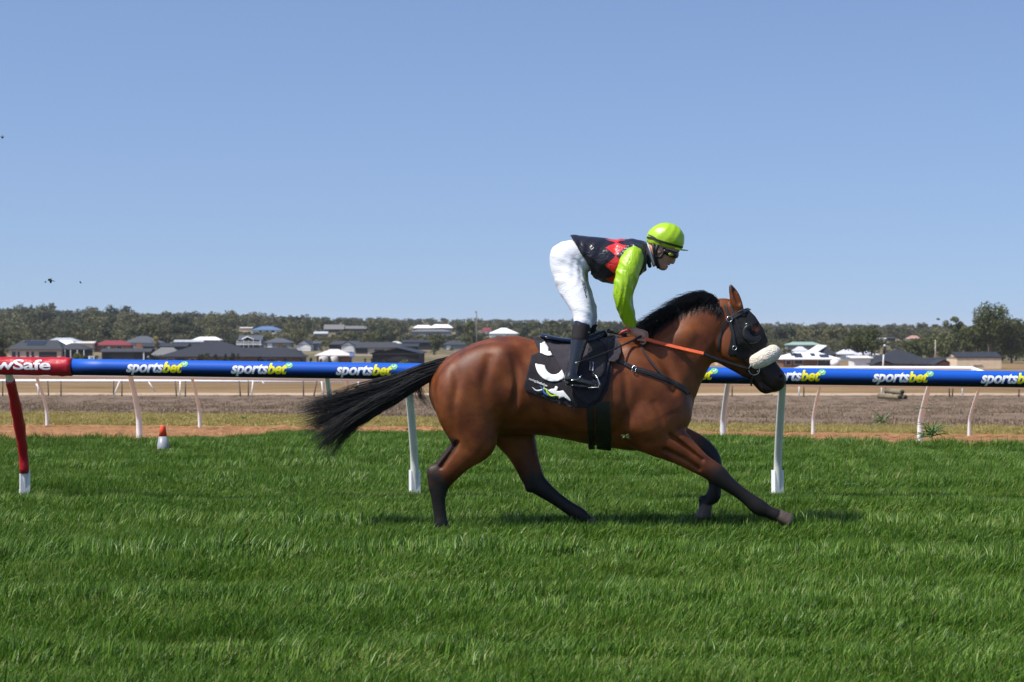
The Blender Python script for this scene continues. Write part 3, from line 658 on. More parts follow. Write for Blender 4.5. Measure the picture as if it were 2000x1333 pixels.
def ribbon(name, P3, N3, w, th, material, parent, smooth=True):
    "flat strap of width w (list or number, metres) along 3-D points with normals"
    m = len(P3); w = w if hasattr(w, '__len__') else [w]*m; v = []; f = []
    for i in range(m):
        t = (P3[min(i+1, m-1)]-P3[max(i-1, 0)]).normalized(); s = t.cross(N3[i]).normalized(); nn = N3[i]
        for a, b in ((-.5, 0), (-.42, 1), (.42, 1), (.5, 0)): v.append(P3[i]+s*(w[i]*a)+nn*(th*b))
    f = [(i*4+k, i*4+(k+1) % 4, (i+1)*4+(k+1) % 4, (i+1)*4+k) for i in range(m-1) for k in range(4)]+[(3,2,1,0), tuple((m-1)*4+k for k in range(4))]
    return mesh_obj(name, v, f, material, parent, False)
def strap(name, pts, w_px, material, parent, off=.004, th=.004, fld=HF, n=6):
    c = catmull([(*q, 0) for q in pts], n)[:, :2]; a = [spn(x, y, off, fld) for x, y in c]
    ww = np.interp(np.linspace(0, 1, len(c)), np.linspace(0, 1, len(w_px)), w_px)/S if hasattr(w_px, '__len__') else w_px/S
    return ribbon(name, [q[0] for q in a], [q[1] for q in a], ww, th, material, parent)
def inside(x, y, poly):
    r = False; j = len(poly)-1
    for i in range(len(poly)):
        (a, b), (c, d) = poly[i], poly[j]
        if (b > y) != (d > y) and x < (c-a)*(y-b)/(d-b)+a: r = not r
        j = i
    return r
def dense(poly, step):
    out = []
    for i, a in enumerate(poly):
        b = poly[(i+1) % len(poly)]; L = math.hypot(b[0]-a[0], b[1]-a[1]); k = max(1, int(L/step)); out += [(a[0]+(b[0]-a[0])*j/k, a[1]+(b[1]-a[1])*j/k) for j in range(k)]
    return out
def patch(name, poly, material, parent, off=.006, th=.004, step=5, fld=HF, holes=(), wr=None, mirror=False):
    "sheet cut to a photo outline and laid on the height map, with thickness"
    bd = dense(poly, step); pts = list(bd); ed = [(i, (i+1) % len(bd)) for i in range(len(bd))]
    for h in holes:
        hb = dense(h, step); k = len(pts); pts += hb; ed += [(k+i, k+(i+1) % len(hb)) for i in range(len(hb))]
    xs = [p[0] for p in poly]; ys = [p[1] for p in poly]
    x = min(xs)
    while x < max(xs):
        y = min(ys)
        while y < max(ys):
            if inside(x, y, poly) and min((x-a)**2+(y-b)**2 for a, b in pts[:len(bd)]) > (step*.5)**2: pts.append((x, y))
            y += step
        x += step
    vo, _, fo, *_r = delaunay_2d_cdt([Vector(p) for p in pts], ed, [], 0, 1e-4)
    fs = []
    for f in fo:
        c = sum((vo[i] for i in f), Vector((0,0)))/3
        if inside(c.x, c.y, poly) and not any(inside(c.x, c.y, h) for h in holes): fs.append(list(f))
    A = []; B = []
    for v in vo:
        o = off+(wr(v.x, v.y) if wr else 0); A.append(sp(v.x, v.y, o+th, fld)); B.append(sp(v.x, v.y, o, fld))
    n = len(vo); F2 = []
    cnt = {}
    for f in fs:
        c = (vo[f[1]]-vo[f[0]]).cross(vo[f[2]]-vo[f[0]])
        g = f if c < 0 else f[::-1]; F2.append(tuple(g)); F2.append(tuple(i+n for i in g[::-1]))
        for i in range(3): e = (g[i], g[(i+1) % 3]); cnt[e] = 1
    for a, b in list(cnt):
        if (b, a) not in cnt: F2.append((b, a, a+n, b+n))
    VV = A+B
    if mirror:
        k = len(VV); VV = VV+[Vector((v.x, 2*D-v.y, v.z)) for v in VV]; F2 = F2+[tuple(i+k for i in f[::-1]) for f in F2]
    return mesh_obj(name, VV, F2, material, parent, True)
def flat_text(body, size, shear=0., bold=0., space=1.):
    "2-D triangles of some lettering (x right, y up), starting at 0,0"
    cu = bpy.data.curves.new('lettering', 'FONT'); cu.body = body; cu.size = size; cu.shear = shear; cu.offset = bold; cu.space_character = space; cu.resolution_u = 3
    o = bpy.data.objects.new('lettering', cu); COL.objects.link(o); dg = bpy.context.evaluated_depsgraph_get(); me = bpy.data.meshes.new_from_object(o.evaluated_get(dg))
    bm = bmesh.new(); bm.from_mesh(me); bmesh.ops.triangulate(bm, faces=bm.faces[:])
    for _ in range(3):
        long = [e for e in bm.edges if e.calc_length() > size*.16]
        if not long: break
        bmesh.ops.subdivide_edges(bm, edges=long, cuts=1); bmesh.ops.triangulate(bm, faces=bm.faces[:])
    v = [(p.co.x, p.co.y) for p in bm.verts]; bm.verts.index_update(); f = [tuple(q.index for q in t.verts) for t in bm.faces]
    bm.free(); bpy.data.objects.remove(o); bpy.data.meshes.remove(me); bpy.data.curves.remove(cu)
    return v, f
def decal_text(name, body, at, ang, size, material, parent, off, fld, shear=0, bold=0, space=1):
    v, f = flat_text(body, size, shear, bold, space); c, s = math.cos(ang), math.sin(ang)
    P3 = [sp(at[0]+x*c+y*s, at[1]+x*s-y*c, off, fld) for x, y in v]
    return mesh_obj(name, P3, f, material, parent)

M_leather = mat('black_leather', (.012,.011,.011), .38, .5, bump=.15, bump_s=150)
M_leather2 = mat('worn_leather', (.03,.028,.027), .42, .5, bump=.2, bump_s=120)
M_navy = mat('navy_leather', (.006,.011,.026), .25, .5)
M_cloth = mat('black_cloth', (.016,.014,.018), .85, .25, noise_s=30, noise_a=.25, bump=.2, bump_s=300, sheen=.15)
M_cloth2 = mat('charcoal_cloth', (.026,.022,.030), .85, .25, noise_s=30, noise_a=.2, bump=.2, bump_s=300, sheen=.15)
M_foil = mat('white_vinyl', (.78,.80,.80), .3, .5, noise_s=25, noise_a=.25)
M_printw = mat('white_print', (.75,.75,.75), .6)
M_printb = mat('blue_print', (.03,.14,.42), .6)
M_printg = mat('lime_print', (.42,.62,.03), .6)
M_orange = mat('orange_rubber', (.62,.10,.03), .5, .4, noise_s=60, noise_a=.12, bump=.15, bump_s=260)
M_mesh = mat('black_hood', (.010,.010,.011), .8, .3, bump=.35, bump_s=220, noise_s=60, noise_a=.3)

wrk = lambda a, sx, sy: (lambda x, y: a*mnoise.noise(Vector((x*sx, y*sy, 1.7)))+a*.5*mnoise.noise(Vector((x*sx*2.3, y*sy*2.3, 5))))
cloth = empty('saddle_cloth', wld(hp(1110,660)), 'black number cloth with a white 5 hanging under the saddle', 'saddle cloth')
CP = [(1040,656),(1046,672),(1053,688),(1038,694),(1031,724),(1023,755),(1028,767),(1075,784),(1117,796),(1148,798),(1172,786),(1188,760),(1196,715),(1204,672),(1199,655),(1160,664),(1120,666),(1080,664)]
patch('cloth_panel', CP, M_cloth, cloth, .008, .005, 4, wr=wrk(.005, .05, .03), mirror=True)
patch('pad_flap', [(1068,664),(1079,688),(1092,712),(1106,740),(1125,772),(1147,792),(1168,780),(1184,745),(1193,700),(1200,660),(1150,664),(1110,666)], M_cloth2, cloth, .020, .006, 5, wr=wrk(.004, .04, .03), mirror=True)
num = patch('race_number', [(1055,671),(1063.5,667),(1071.5,679),(1070.5,686.5),(1074.5,686),(1079.5,695),(1068,695),(1055,689.5)], M_foil, cloth, .0190, .0015, 3, wr=wrk(.005, .05, .03))
tag(num, 'upper half of the white number five')
arc = [(1055+26*0, 0)]
outer = []; inner = []
for k in range(22):
    a = math.radians(190-k*(190-35)/21); outer.append((1081+35*math.cos(a)*1.0, 708+39*math.sin(a)*.98)); inner.append((1082.5+19*math.cos(a), 709+23*math.sin(a)))
# rows grow downwards, so sin>0 runs below the centre
outer = [(1081+35.5*math.cos(math.radians(t)), 709+37*math.sin(math.radians(t))) for t in np.linspace(178, 50, 20)]
inner = [(1082+18.5*math.cos(math.radians(t)), 709+23*math.sin(math.radians(t))) for t in np.linspace(32, 168, 20)]
tag(patch('race_number', outer+inner, M_foil, cloth, .0190, .0015, 3, wr=wrk(.005, .05, .03)), 'round lower bowl of the white number five')
W5 = wrk(.005, .05, .03)
def decal_poly(name, poly, material, parent, off=.0200): return patch(name, poly, material, parent, off, .001, 2.5, wr=W5)
v, f = flat_text('racing', 9, 0, 0, .95); v2, f2 = flat_text('Strathalbyn', 7.4, 0, .22, .9)
def cloth_text(name, vf, at, ang, material):
    v, f = vf; c, s = math.cos(ang), math.sin(ang); P3 = []
    for x, y in v:
        px, py = at[0]+x*c+y*s, at[1]+x*s-y*c; P3.append(sp(px, py, .0205+W5(px, py)))
    return mesh_obj(name, P3, f, material, cloth)
v, f = flat_text('racing', 6.6, 0, 0, .95)
cloth_text('lettering', (v, f), (1032.5, 741.5), .38, M_printw); ex = max(p[0] for p in v)
cloth_text('lettering', (v2[:], f2) if False else flat_text('Strathalbyn', 6.0, 0, .12, .86), (1032.5+(ex+.6)*math.cos(.38), 741.5+(ex+.6)*math.sin(.38)), .38, M_printw)
logo = decal_poly('running_horse_emblem', [(1070,763),(1077,760),(1083,759.5),(1084,755.5),(1087,754.5),(1090,757),(1089,761),(1086,764),(1092,764.5),(1100,763),(1105,769),(1110,775),(1115.5,782.5),(1113.5,784.5),(1108,780.5),(1101,776),(1096,777.5),(1091,779.5),(1092,774),(1083,771.5),(1075,768)], M_printw, cloth)
def stroke(pts, w):
    c = catmull([(*p, 0) for p in pts], 6)[:, :2]; t = np.gradient(c, axis=0); t /= np.linalg.norm(t, axis=1)[:, None]; nn = np.stack([-t[:, 1], t[:, 0]], 1)
    ww = w*np.sin(np.linspace(.25, PI-.12, len(c)))[:, None]; return [tuple(q) for q in c+nn*ww]+[tuple(q) for q in (c-nn*ww)[::-1]]
decal_poly('emblem_tail', stroke([(1040,757),(1047,763),(1055,763),(1063,760),(1072,762)], 1.6), M_printw, cloth, .0204)
decal_poly('emblem_ribbon', stroke([(1055,754.5),(1060,760),(1063,767),(1069,772),(1076,773)], 1.7), M_printb, cloth, .0210)
decal_poly('emblem_ribbon', stroke([(1061,756),(1067,762),(1070,768),(1077,773.5),(1086,773),(1093,776)], 1.9), M_printg, cloth, .0215)

saddle = empty('racing_saddle', wld(hp(1120,665)), 'small navy blue racing saddle on top of the number cloth', 'saddle')
mb = MB(); sc = catmull([(1056,656,4,.035),(1064,658,5,.085),(1080,662,5.5,.10),(1100,666,6,.095),(1125,668,7,.085),(1150,665,10,.075),(1172,657,10,.05),(1184,650,7,.03)], 4)
mb.tube([Vector(hp(a, b, 0)+ORG) for a, b, _, _ in sc], [max(.004, q[3]) for q in sc], 16, ry=[r/S for _, _, r, _ in sc], up=(0,1,0)); mb.build('seat', M_navy, saddle, True)
patch('flap', [(1150,664),(1165,660),(1180,672),(1186,700),(1180,730),(1168,742),(1156,735),(1148,700)], M_leather, saddle, .034, .006, 5, mirror=True)
patch('knee_pad', [(1188,661),(1203,657),(1211,670),(1213,688),(1209,702),(1201,708),(1189,706),(1187,685)], M_cloth2, saddle, .030, .012, 4, mirror=True)
patch('knee_pad_pocket', [(1190,664),(1202,662),(1206,672),(1204,682),(1191,684)], M_cloth, saddle, .044, .004, 4)
mb = MB(); mb.tube([Vector(hp(a, b, y)+ORG) for a, b, y in ((1186,647,-.05),(1196,649,-.055),(1210,652,-.06),(1224,655,-.06))], [.012,.010,.012,.014], 10)
mb.lathe([(.002,-.012),(.011,-.008),(.013,0),(.011,.008),(.002,.012)], Vector(hp(1188,646,-.05)+ORG), 10); mb.build('pommel_grip', M_leather, saddle, True)
# girth straps round the belly
def girth(px0, px1, w):
    Ps, Ns = [], []
    for t in np.linspace(0, 1, 16):
        p, q = spn(px0+(px1-px0)*t, 785+91*t, .006); Ps.append(p); Ns.append(q)
    bot = Ps[-1]; full = Ps+[Vector((bot.x, D, bot.z-.004))]+[Vector((p.x, 2*D-p.y, p.z)) for p in Ps[::-1]]
    Nn = Ns+[Vector((0,0,-1))]+[Vector((q.x, -q.y, q.z)) for q in Ns[::-1]]
    return ribbon('girth_strap', full, Nn, w, .006, M_leather, saddle)
girth(1152, 1156, .045); girth(1177, 1180, .10)
strap('stirrup_leather', [(1150,690),(1153,706),(1157,722),(1160,730)], 6, M_leather, saddle, .050, .004)
bk = MB(); pc = [sp(a, b, .058) for a, b in ((1153,707),(1159,708),(1158,725),(1152,723))]
bk.tube(pc+[pc[0]], .0028, 6); bk.build('buckle', M_steel, saddle, True)
FOOT_Y = -.385
st = MB(); loop = [hp(1158+13*math.sin(a)*.9, 745-16*math.cos(a), FOOT_Y+.05*math.sin(a*1)) for a in np.linspace(-.3, 3.0, 16)]
loop = [Vector(hp(1156,729,FOOT_Y+.01)+ORG), Vector(hp(1163,733,FOOT_Y-.03)+ORG), Vector(hp(1168,741,FOOT_Y-.05)+ORG), Vector(hp(1171,750,FOOT_Y-.055)+ORG), Vector(hp(1169,757,FOOT_Y-.05)+ORG), Vector(hp(1150,758,FOOT_Y-.045)+ORG),
        Vector(hp(1149,757,FOOT_Y+.05)+ORG), Vector(hp(1166,756,FOOT_Y+.055)+ORG), Vector(hp(1167,744,FOOT_Y+.05)+ORG), Vector(hp(1161,733,FOOT_Y+.03)+ORG), Vector(hp(1156,729,FOOT_Y+.01)+ORG)]
st.tube(loop, .0042, 8); st.build('stirrup_iron', M_steel, saddle, True)

# breastplate
bpl = empty('breastplate', wld(hp(1300,740)), 'black leather breastplate strapped across the chest of the horse', 'breastplate')
strap('chest_strap', [(1192,703),(1214,708),(1240,720),(1275,731),(1305,743),(1332,757),(1344,768)], [7,7,9,10,10,10,9], M_leather, bpl, .006, .006)
strap('chest_strap_lining', [(1245,720),(1275,729.5),(1305,741),(1325,751)], 3, M_leather2, bpl, .0125, .002)
q = sp(1240,720,.016); mb = MB(); mb.tube([sp(1236,714,.014), sp(1243,717,.014), sp(1241,727,.014), sp(1234,724,.014), sp(1236,714,.014)], .0032, 6); mb.build('buckle', M_steel, bpl, True)
strap('neck_strap', [(1250,668),(1256,684),(1268,703),(1283,722),(1297,737)], 4.5, M_leather2, bpl, .007, .005)
mb = MB(); mb.tube([sp(1344,768,.004), Vector(hp(1352,772,-.04)+ORG), Vector(hp(1354,774,0)+ORG), Vector(hp(1352,772,.04)+ORG), Vector(hp(1342,768,.10)+ORG)], .012, 8, ry=.006); mb.build('chest_strap_front', M_leather, bpl, True)

# bridle with bit and reins
br = empty('bridle', wld(hp(1440,650)), 'black leather bridle with steel bit ring and orange grip reins', 'bridle')
strap('headpiece', [(1416,597),(1419,606),(1423,617),(1425,622)], 5, M_leather2, br, .008, .005)
strap('headpiece', [(1427,597),(1430,605),(1435,616)], 5, M_leather2, br, .008, .005)
strap('cheek_strap', [(1425,624),(1428,638),(1432,655),(1434,672),(1435,680)], 6.5, M_leather, br, .014, .005)
strap('cheek_strap_end', [(1435,680),(1440,694),(1452,706),(1466,715)], 5, M_leather, br, .010, .004)
strap('browband', [(1424,624),(1436,617),(1450,609),(1463,604)], 8.5, M_leather2, br, .014, .005)
strap('throat_latch', [(1423,625),(1413,636),(1407,652),(1404,670),(1404,688)], 5.5, M_leather, br, .008, .005)
def ring(name, c, r, off, tr, parent, y=None):
    mb = MB(); cs = []
    for a in np.linspace(0, 2*PI, 25):
        px, py = c[0]+r*math.cos(a), c[1]+r*math.sin(a)
        cs.append(sp(c[0], c[1], off) if y is None else Vector(hp(px, py, y)+ORG))
        if y is None: z = sp(c[0], c[1], off); q = hp(px, py, z.y-D)+ORG; cs[-1] = Vector((q[0], z.y, q[2]))
    mb.tube(cs, tr, 8, cap=False, up=(0,1,0)); return mb.build(name, M_steel, parent, True)
ring('cheek_ring', (1424.5,624), 5.5, .024, .0028, br); ring('buckle', (1434.5,680), 4, .024, .0024, br)
bity = -.075
ring('bit_ring', (1473,722.5), 10.5, .02, .0028, br)
mb = MB(); mb.tube([sp(1481,725,.020), sp(1478,727,.004), Vector(hp(1477,728,0)+ORG)], .006, 8); mb.build('bit', M_steel, br, True)
strap('curb_strap', [(1472,733),(1469,742),(1467,754)], 3.5, M_leather2, br, .018, .003)
b0 = sp(1464,721,.018)
def rein(name, P3, w, material): return ribbon(name, P3, [Vector((0.15,-.8,.5)).normalized()]*len(P3), w, .005, material, br)
A0 = Vector(hp(1258,662,-.155)+ORG); A1 = Vector(hp(1374,691,-.165)+ORG)
seg = lambda a, b, n, sag=0: [a+(b-a)*t+Vector((0,0,-sag*math.sin(PI*t))) for t in np.linspace(0, 1, n)]
tag(rein('rein_grip', seg(A0, A1, 10, .004), .027, M_orange), 'orange rubber rein grip from hand to mid neck')
rein('rein', seg(A1+Vector((-.01,.004,.002)), b0, 10, .006), .023, M_leather)
B0 = Vector(hp(1258,662,.155)+ORG); B1 = Vector((b0.x, 2*D-b0.y, b0.z)); ribbon('rein', seg(B0, B1, 16, .008), [Vector((0.15,.8,.5)).normalized()]*16, .024, .005, M_leather, br)

hood = empty('blinker_hood', wld(hp(1462,650)), 'black mesh hood with eye cup over the face of the horse', 'blinker hood')
EH = [(1466,636),(1479,633),(1484,644),(1478,649),(1468,646)]
HP_ = [(1430,620),(1448,611),(1462,605),(1475,618),(1490,641),(1500,668),(1494,680),(1480,688),(1466,700),(1450,704),(1440,698),(1426,697),(1421,690),(1427,662)]
patch('face_mask', HP_, M_mesh, hood, .005, .005, 4, holes=[EH], wr=wrk(.002, .1, .1), mirror=True)
def cup(sd):
    c = sp(1468,651,.0); v = []; nn, mm = 7, 20
    for i in range(nn):
        a = i/(nn-1)*PI*.5
        for j in range(mm):
            t = 2*PI*j/mm; r = .056*math.cos(a); y = -.045*math.sin(a)-.004
            px_, pz_ = r*math.cos(t), r*math.sin(t)*1.05
            if px_ > .012 and pz_ > -.03: y *= .25                        # open towards the front
            p = Vector((c.x+px_, c.y+y, c.z+pz_)); 
            if sd > 0: p.y = 2*D-p.y
            v.append(p)
    f = [(i*mm+j, i*mm+(j+1) % mm, (i+1)*mm+(j+1) % mm, (i+1)*mm+j) for i in range(nn-1) for j in range(mm)]
    return mesh_obj('eye_cup', v, f, M_leather, hood, True)
# eye cup as a raised rim behind the eye
for sd in (-1, 1):
    mb = MB(); pts = []
    for t in np.linspace(math.radians(100), math.radians(330), 18):
        px, py = 1472+15*math.cos(t), 650-14.5*math.sin(t); p = sp(px, py, .012); p = Vector((p.x, p.y if sd < 0 else 2*D-p.y, p.z)); pts.append(p)
    rr_ = [.004+.010*math.sin(PI*k/17) for k in range(18)]; mb.tube(pts, rr_, 8, ry=[r*2.4 for r in rr_]); mb.build('eye_cup', M_leather, hood, True)
strap('mask_seam', [(1436,622),(1446,650),(1458,672),(1470,686)], 4, M_leather, hood, .011, .003)
mb = MB(); mb.tube([sp(1456,634,.014), sp(1461,632,.014)], .003, 6); mb.tube([sp(1460,637,.014), sp(1464,636,.014)], .003, 6); mb.build('eyelet', M_steel, hood, True)

# sheepskin shadow roll
M_fleece = mat('cream_fleece', (.80,.72,.58), .95, .1, noise_s=60, noise_a=.10, bump=.9, bump_s=110, sheen=.4)
NF = Field((hp(1455,0)[0], -.16, hp(0,730)[2]), (hp(1540,0)[0], .16, hp(0,660)[2]), .004)
path = [(1478,706,14.5,-.085),(1486,702.5,16,-.095),(1496,697.5,16.5,-.092),(1504,693,16,-.072),(1509,690,15.5,-.035),(1510.5,689,15,0)]
half = stn([(a,b,r,y,r/S) for a,b,r,y in path]); other = half[:-1][::-1].copy(); other[:, 1] *= -1
NF.tube(np.vstack([half, other]), k=.005, sub=5)
Vn, Qn = NF.mesh(); disp = sines(Vn, 5, 420, .0013)+sines(Vn, 6, 190, .0014)+sines(Vn, 8, 30, .005)
nv = Vn-np.array([hp(1498,0)[0], 0, hp(0,697)[2]]); nv /= np.linalg.norm(nv, axis=1)[:, None]
roll = empty('noseband', wld(hp(1498,700)), 'fluffy cream sheepskin noseband roll across the nose of the horse', 'noseband')
fast_mesh('fleece', Vn+nv*disp[:, None]+ORG, Qn, M_fleece, roll)
strap('noseband_strap', [(1478,708),(1466,718),(1458,728)], 6, M_leather, roll, .006, .004)
# ------------------------------------------------------------------ the rider
rider = empty('person', wld(hp(1130,755)), 'rider in lime and black silks and white breeches, standing in the stirrups', 'person')
def rfield(a, b, c, d, y0, y1, h): return Field((hp(a,0)[0], y0, hp(0,d)[2]), (hp(b,0)[0], y1, hp(0,c)[2]), h)
LEG = {-1: [(1108,508,30,-.075,.098),(1110,532,31,-.10,.098),(1116,556,28,-.15,.088),(1127,582,23.5,-.215,.077),(1136,606,20,-.265,.066),(1139,628,17,-.295,.057)],
        1: [(1110,508,30,.075,.098),(1116,532,31,.10,.098),(1124,556,27,.15,.088),(1136,582,23,.21,.077),(1146,606,20,.26,.066),(1150,628,16.5,.285,.057)]}
SHIN = {-1: [(1138,632,15.5,-.30,.052),(1132,662,14.5,-.325,.05),(1125,695,12,-.35,.042),(1119,720,10.5,-.37,.035),(1116,738,10,FOOT_Y,.033)],
         1: [(1150,632,15.5,.29,.052),(1146,662,14.5,.32,.05),(1139,695,12,.345,.042),(1132,720,10.5,.365,.035),(1129,738,10,-FOOT_Y,.033)]}
ARM = {-1: [(1236,502,16.5,-.185,.062),(1228,526,18,-.225,.062),(1219,554,15.5,-.25,.054),(1216,578,13.5,-.25,.048),(1219,600,12,-.225,.043),(1226,622,10,-.185,.036),(1231,640,8.5,-.155,.029)],
        1: [(1238,502,16.5,.185,.062),(1231,526,18,.225,.062),(1223,554,15.5,.25,.054),(1220,578,13.5,.25,.048),(1223,600,12,.225,.043),(1229,622,10,.185,.036),(1234,640,8.5,.155,.029)]}
TOR = [(1112,492,24,0,.135),(1130,492,30,0,.15),(1152,497,33,0,.158),(1178,504,36,0,.168),(1204,507,38,0,.182),(1228,504,35,0,.185),(1246,498,27,0,.15),(1256,495,19,0,.09)]
def slim(rows, k): return [(a, b, r*k, y, ly*k) for a, b, r, y, ly in rows]

# body: one skin from head to feet
BF = rfield(1070, 1350, 428, 768, -.46, .46, .0047)
BF.tube(stn(slim(TOR, .84)), k=.03)
for sd in (-1, 1):
    BF.tube(stn(slim(LEG[sd], .82)+slim(SHIN[sd], .75)), k=.03); BF.tube(stn(slim(ARM[sd], .80)[:-2]+ARM[sd][-2:]), k=.025)
    BF.tube(stn([(1116 if sd < 0 else 1129, 742, 7, sd*-FOOT_Y, .026), (1138 if sd < 0 else 1151, 748, 6, sd*-FOOT_Y, .03), (1158 if sd < 0 else 1171, 752, 4.5, sd*-FOOT_Y, .028)]), k=.02)
BF.tube(stn([(1244,497,17,0,.065),(1262,497,16,0,.058),(1278,497,16,0,.058),(1289,494,18,0,.058)]), k=.03)          # neck
BF.ell(hp(1298,476), (.112,.076,.094), -.35, .02)                                       # skull
BF.tube(stn([(1301,482,22,0,.068),(1300.5,497,16.5,0,.061),(1298,508,13,0,.047),(1295.5,517,9.5,0,.030)]), k=.03)      # face
BF.tube(stn([(1290,498,14,0,.056),(1287,510,11,0,.050),(1292,519,8,0,.034),(1296,521,6,0,.02)]), k=.02)              # jaw
BF.ell(hp(1295.5,522), (.020,.018,.016), -.7, .014)                                     # chin
BF.ell(hp(1314,492), (.020,.055,.018), -.7, .02)                                        # brow
BF.tube(stn([(1316,498,3.8,0,.011),(1316,506,4.0,0,.012),(1313.3,512,4.6,0,.0165)]), k=.010)                        # nose
BF.ell(hp(1305.5,516.5), (.011,.022,.0085), -.75, .007); BF.ell(hp(1301.5,520), (.010,.020,.0085), -.75, .007)           # lips
BF.tube(stn([(1306,519.3,.7,0,.022),(1300.5,517.2,.7,0,.026)]), k=.004, op='sub')
for sd in (-1, 1):
    BF.ell(hp(1314,500,sd*.036), (.018,.016,.012), -.7, .012, 'sub')
    BF.ell(hp(1310.5,500,sd*.034), (.013,.012,.011), 0, .004)
    BF.ell(hp(1288.5,488,sd*.072), (.016,.010,.030), -.25, .008); BF.ell(hp(1289.5,488,sd*.082), (.007,.006,.018), -.25, .006, 'sub')
# hands: a palm, four curled fingers and a thumb closed on the reins
def hand(sd):
    y = sd*.150; dx = 0 if sd < 0 else 3
    BF.tube(stn([(1231+dx,640,8.5,y,.029),(1238+dx,647,8.5,y*.97,.031),(1247+dx,652,9.5,y*.95,.032),(1254+dx,655.5,9.0,y*.93,.031)]), k=.014)
    for i, (o, ln, r) in enumerate(((-.030,.94,2.75),(-.010,1.06,2.95),(.010,1.0,2.9),(.029,.80,2.5))):     # index (inner, upper) to little finger (outer, lower)
        yy = y*.93+sd*o; a = (1255.5+dx-i*.9, 650.5+i*4.6)
        pts = [(a[0]-6, a[1]), a, (a[0]+7.5*ln, a[1]+1.5), (a[0]+9.5*ln, a[1]+5.0), (a[0]+5.5*ln, a[1]+7.6), (a[0]-1*ln, a[1]+7.0)]
        dy = (0, 0, 0, .004, .012, .016)
        BF.tube(stn([(p[0], p[1], r*(1-.05*j), yy-sd*dy[j], r/S*(1-.05*j)) for j, p in enumerate(pts)]), k=.0022, sub=4)
    yt = y*.93-sd*.034
    BF.tube(stn([(1238+dx,646,4.2,yt+sd*.012,.0145),(1246+dx,646.5,3.7,yt+sd*.004,.0125),(1255+dx,647.5,3.3,yt,.0115),(1263+dx,650,2.7,yt+sd*.004,.0095)]), k=.004, sub=4)
for sd in (-1, 1): hand(sd)
M_skin = mat('skin', (.47,.25,.17), .5, .4, noise_s=30, noise_a=.12, bump=.08, bump_s=300)
MATS['skin'].node_tree.nodes['Principled BSDF'].inputs['Subsurface Weight'].default_value = .06
MATS['skin'].node_tree.nodes['Principled BSDF'].inputs['Subsurface Radius'].default_value = (.012,.005,.003)
Vb, Qb = BF.mesh(); fast_mesh('body', Vb+ORG, Qb, M_skin, rider)

def folds(V, seed, amp, fx, fz):
    "cloth folds: warped ridges"
    r = np.random.default_rng(seed); w = np.sin(V[:, 0]*fx*.31+V[:, 2]*7+r.uniform(0, 6))*.9+np.sin(V[:, 1]*19+V[:, 2]*11+r.uniform(0, 6))*.8
    a = np.sin(V[:, 0]*fx+V[:, 2]*fz+w*2.0); b = np.sin(V[:, 0]*fx*1.9-V[:, 2]*fz*.8+w*2.7+V[:, 1]*23)
    m = .5+.5*np.sin(V[:, 2]*13+V[:, 1]*9+r.uniform(0, 6)); return amp*(np.maximum(a, -.3)*.6+b*.4*m)
def garment(name, fld, material, parent, disp=None, cut=None):
    V, Q = fld.mesh()
    if cut is not None:
        dd = D+V[:, 1]; px = 1000+V[:, 0]/dd*F; py = HZ+(H-V[:, 2])/dd*F; keep = cut(px, py, V)[Q].all(1); Q = Q[keep]
        u, inv = np.unique(Q, return_inverse=True); V = V[u]; Q = inv.reshape(Q.shape)
    if disp is not None:
        f0 = fld.f; g = np.stack(np.gradient(f0, fld.h), -1); i = np.clip(((V-fld.lo)/fld.h).round().astype(int), 0, fld.n-1); nn = g[i[:, 0], i[:, 1], i[:, 2]]
        nn /= np.linalg.norm(nn, axis=1)[:, None]+1e-6; V = V+nn*disp(V)[:, None]
    o = fast_mesh(name, V+ORG, Q, material, parent); return o, V

# breeches
PF = rfield(1070, 1180, 466, 664, -.40, .40, .0058)
PF.tube(stn([(1100,500,25,0,.12),(1114,496,26,0,.14),(1130,500,26,0,.142),(1144,508,24,0,.138)]), k=.04)
for sd in (-1, 1): PF.tube(stn([(a, b, r*1.0, y, ly*1.02) for a, b, r, y, ly in LEG[sd]]+[((1137 if sd < 0 else 1150), 650, 15.8, sd*.31, .054)]), k=.045); PF.ell(hp(1101,512,sd*.08), (.075,.085,.105), .2, .05)
M_white = mat('white_breeches', (.62,.64,.68), .75, .3, noise_s=8, noise_a=.04); n_, L_, b_ = nodes_of(M_white)
def _late(): silk_bump(n0_, L0_, b0_, (16,16,42), .28)
n0_, L0_, b0_ = n_, L_, b_
PF.front()
breeches, _ = garment('breeches', PF, M_white, rider, lambda V: folds(V, 4, .0042, 46, 74), cut=lambda px, py, V: py < np.where(V[:, 1] < 0, 637+(px-1121)*.42, 640+(px-1134)*.40)+1.5)
decal_text('lettering', 'THE TRACK', (1134.5, 546), 1.30, 7.4, mat('navy_print', (.015,.03,.06), .6), rider, .0065, PF, bold=.12, space=.95)
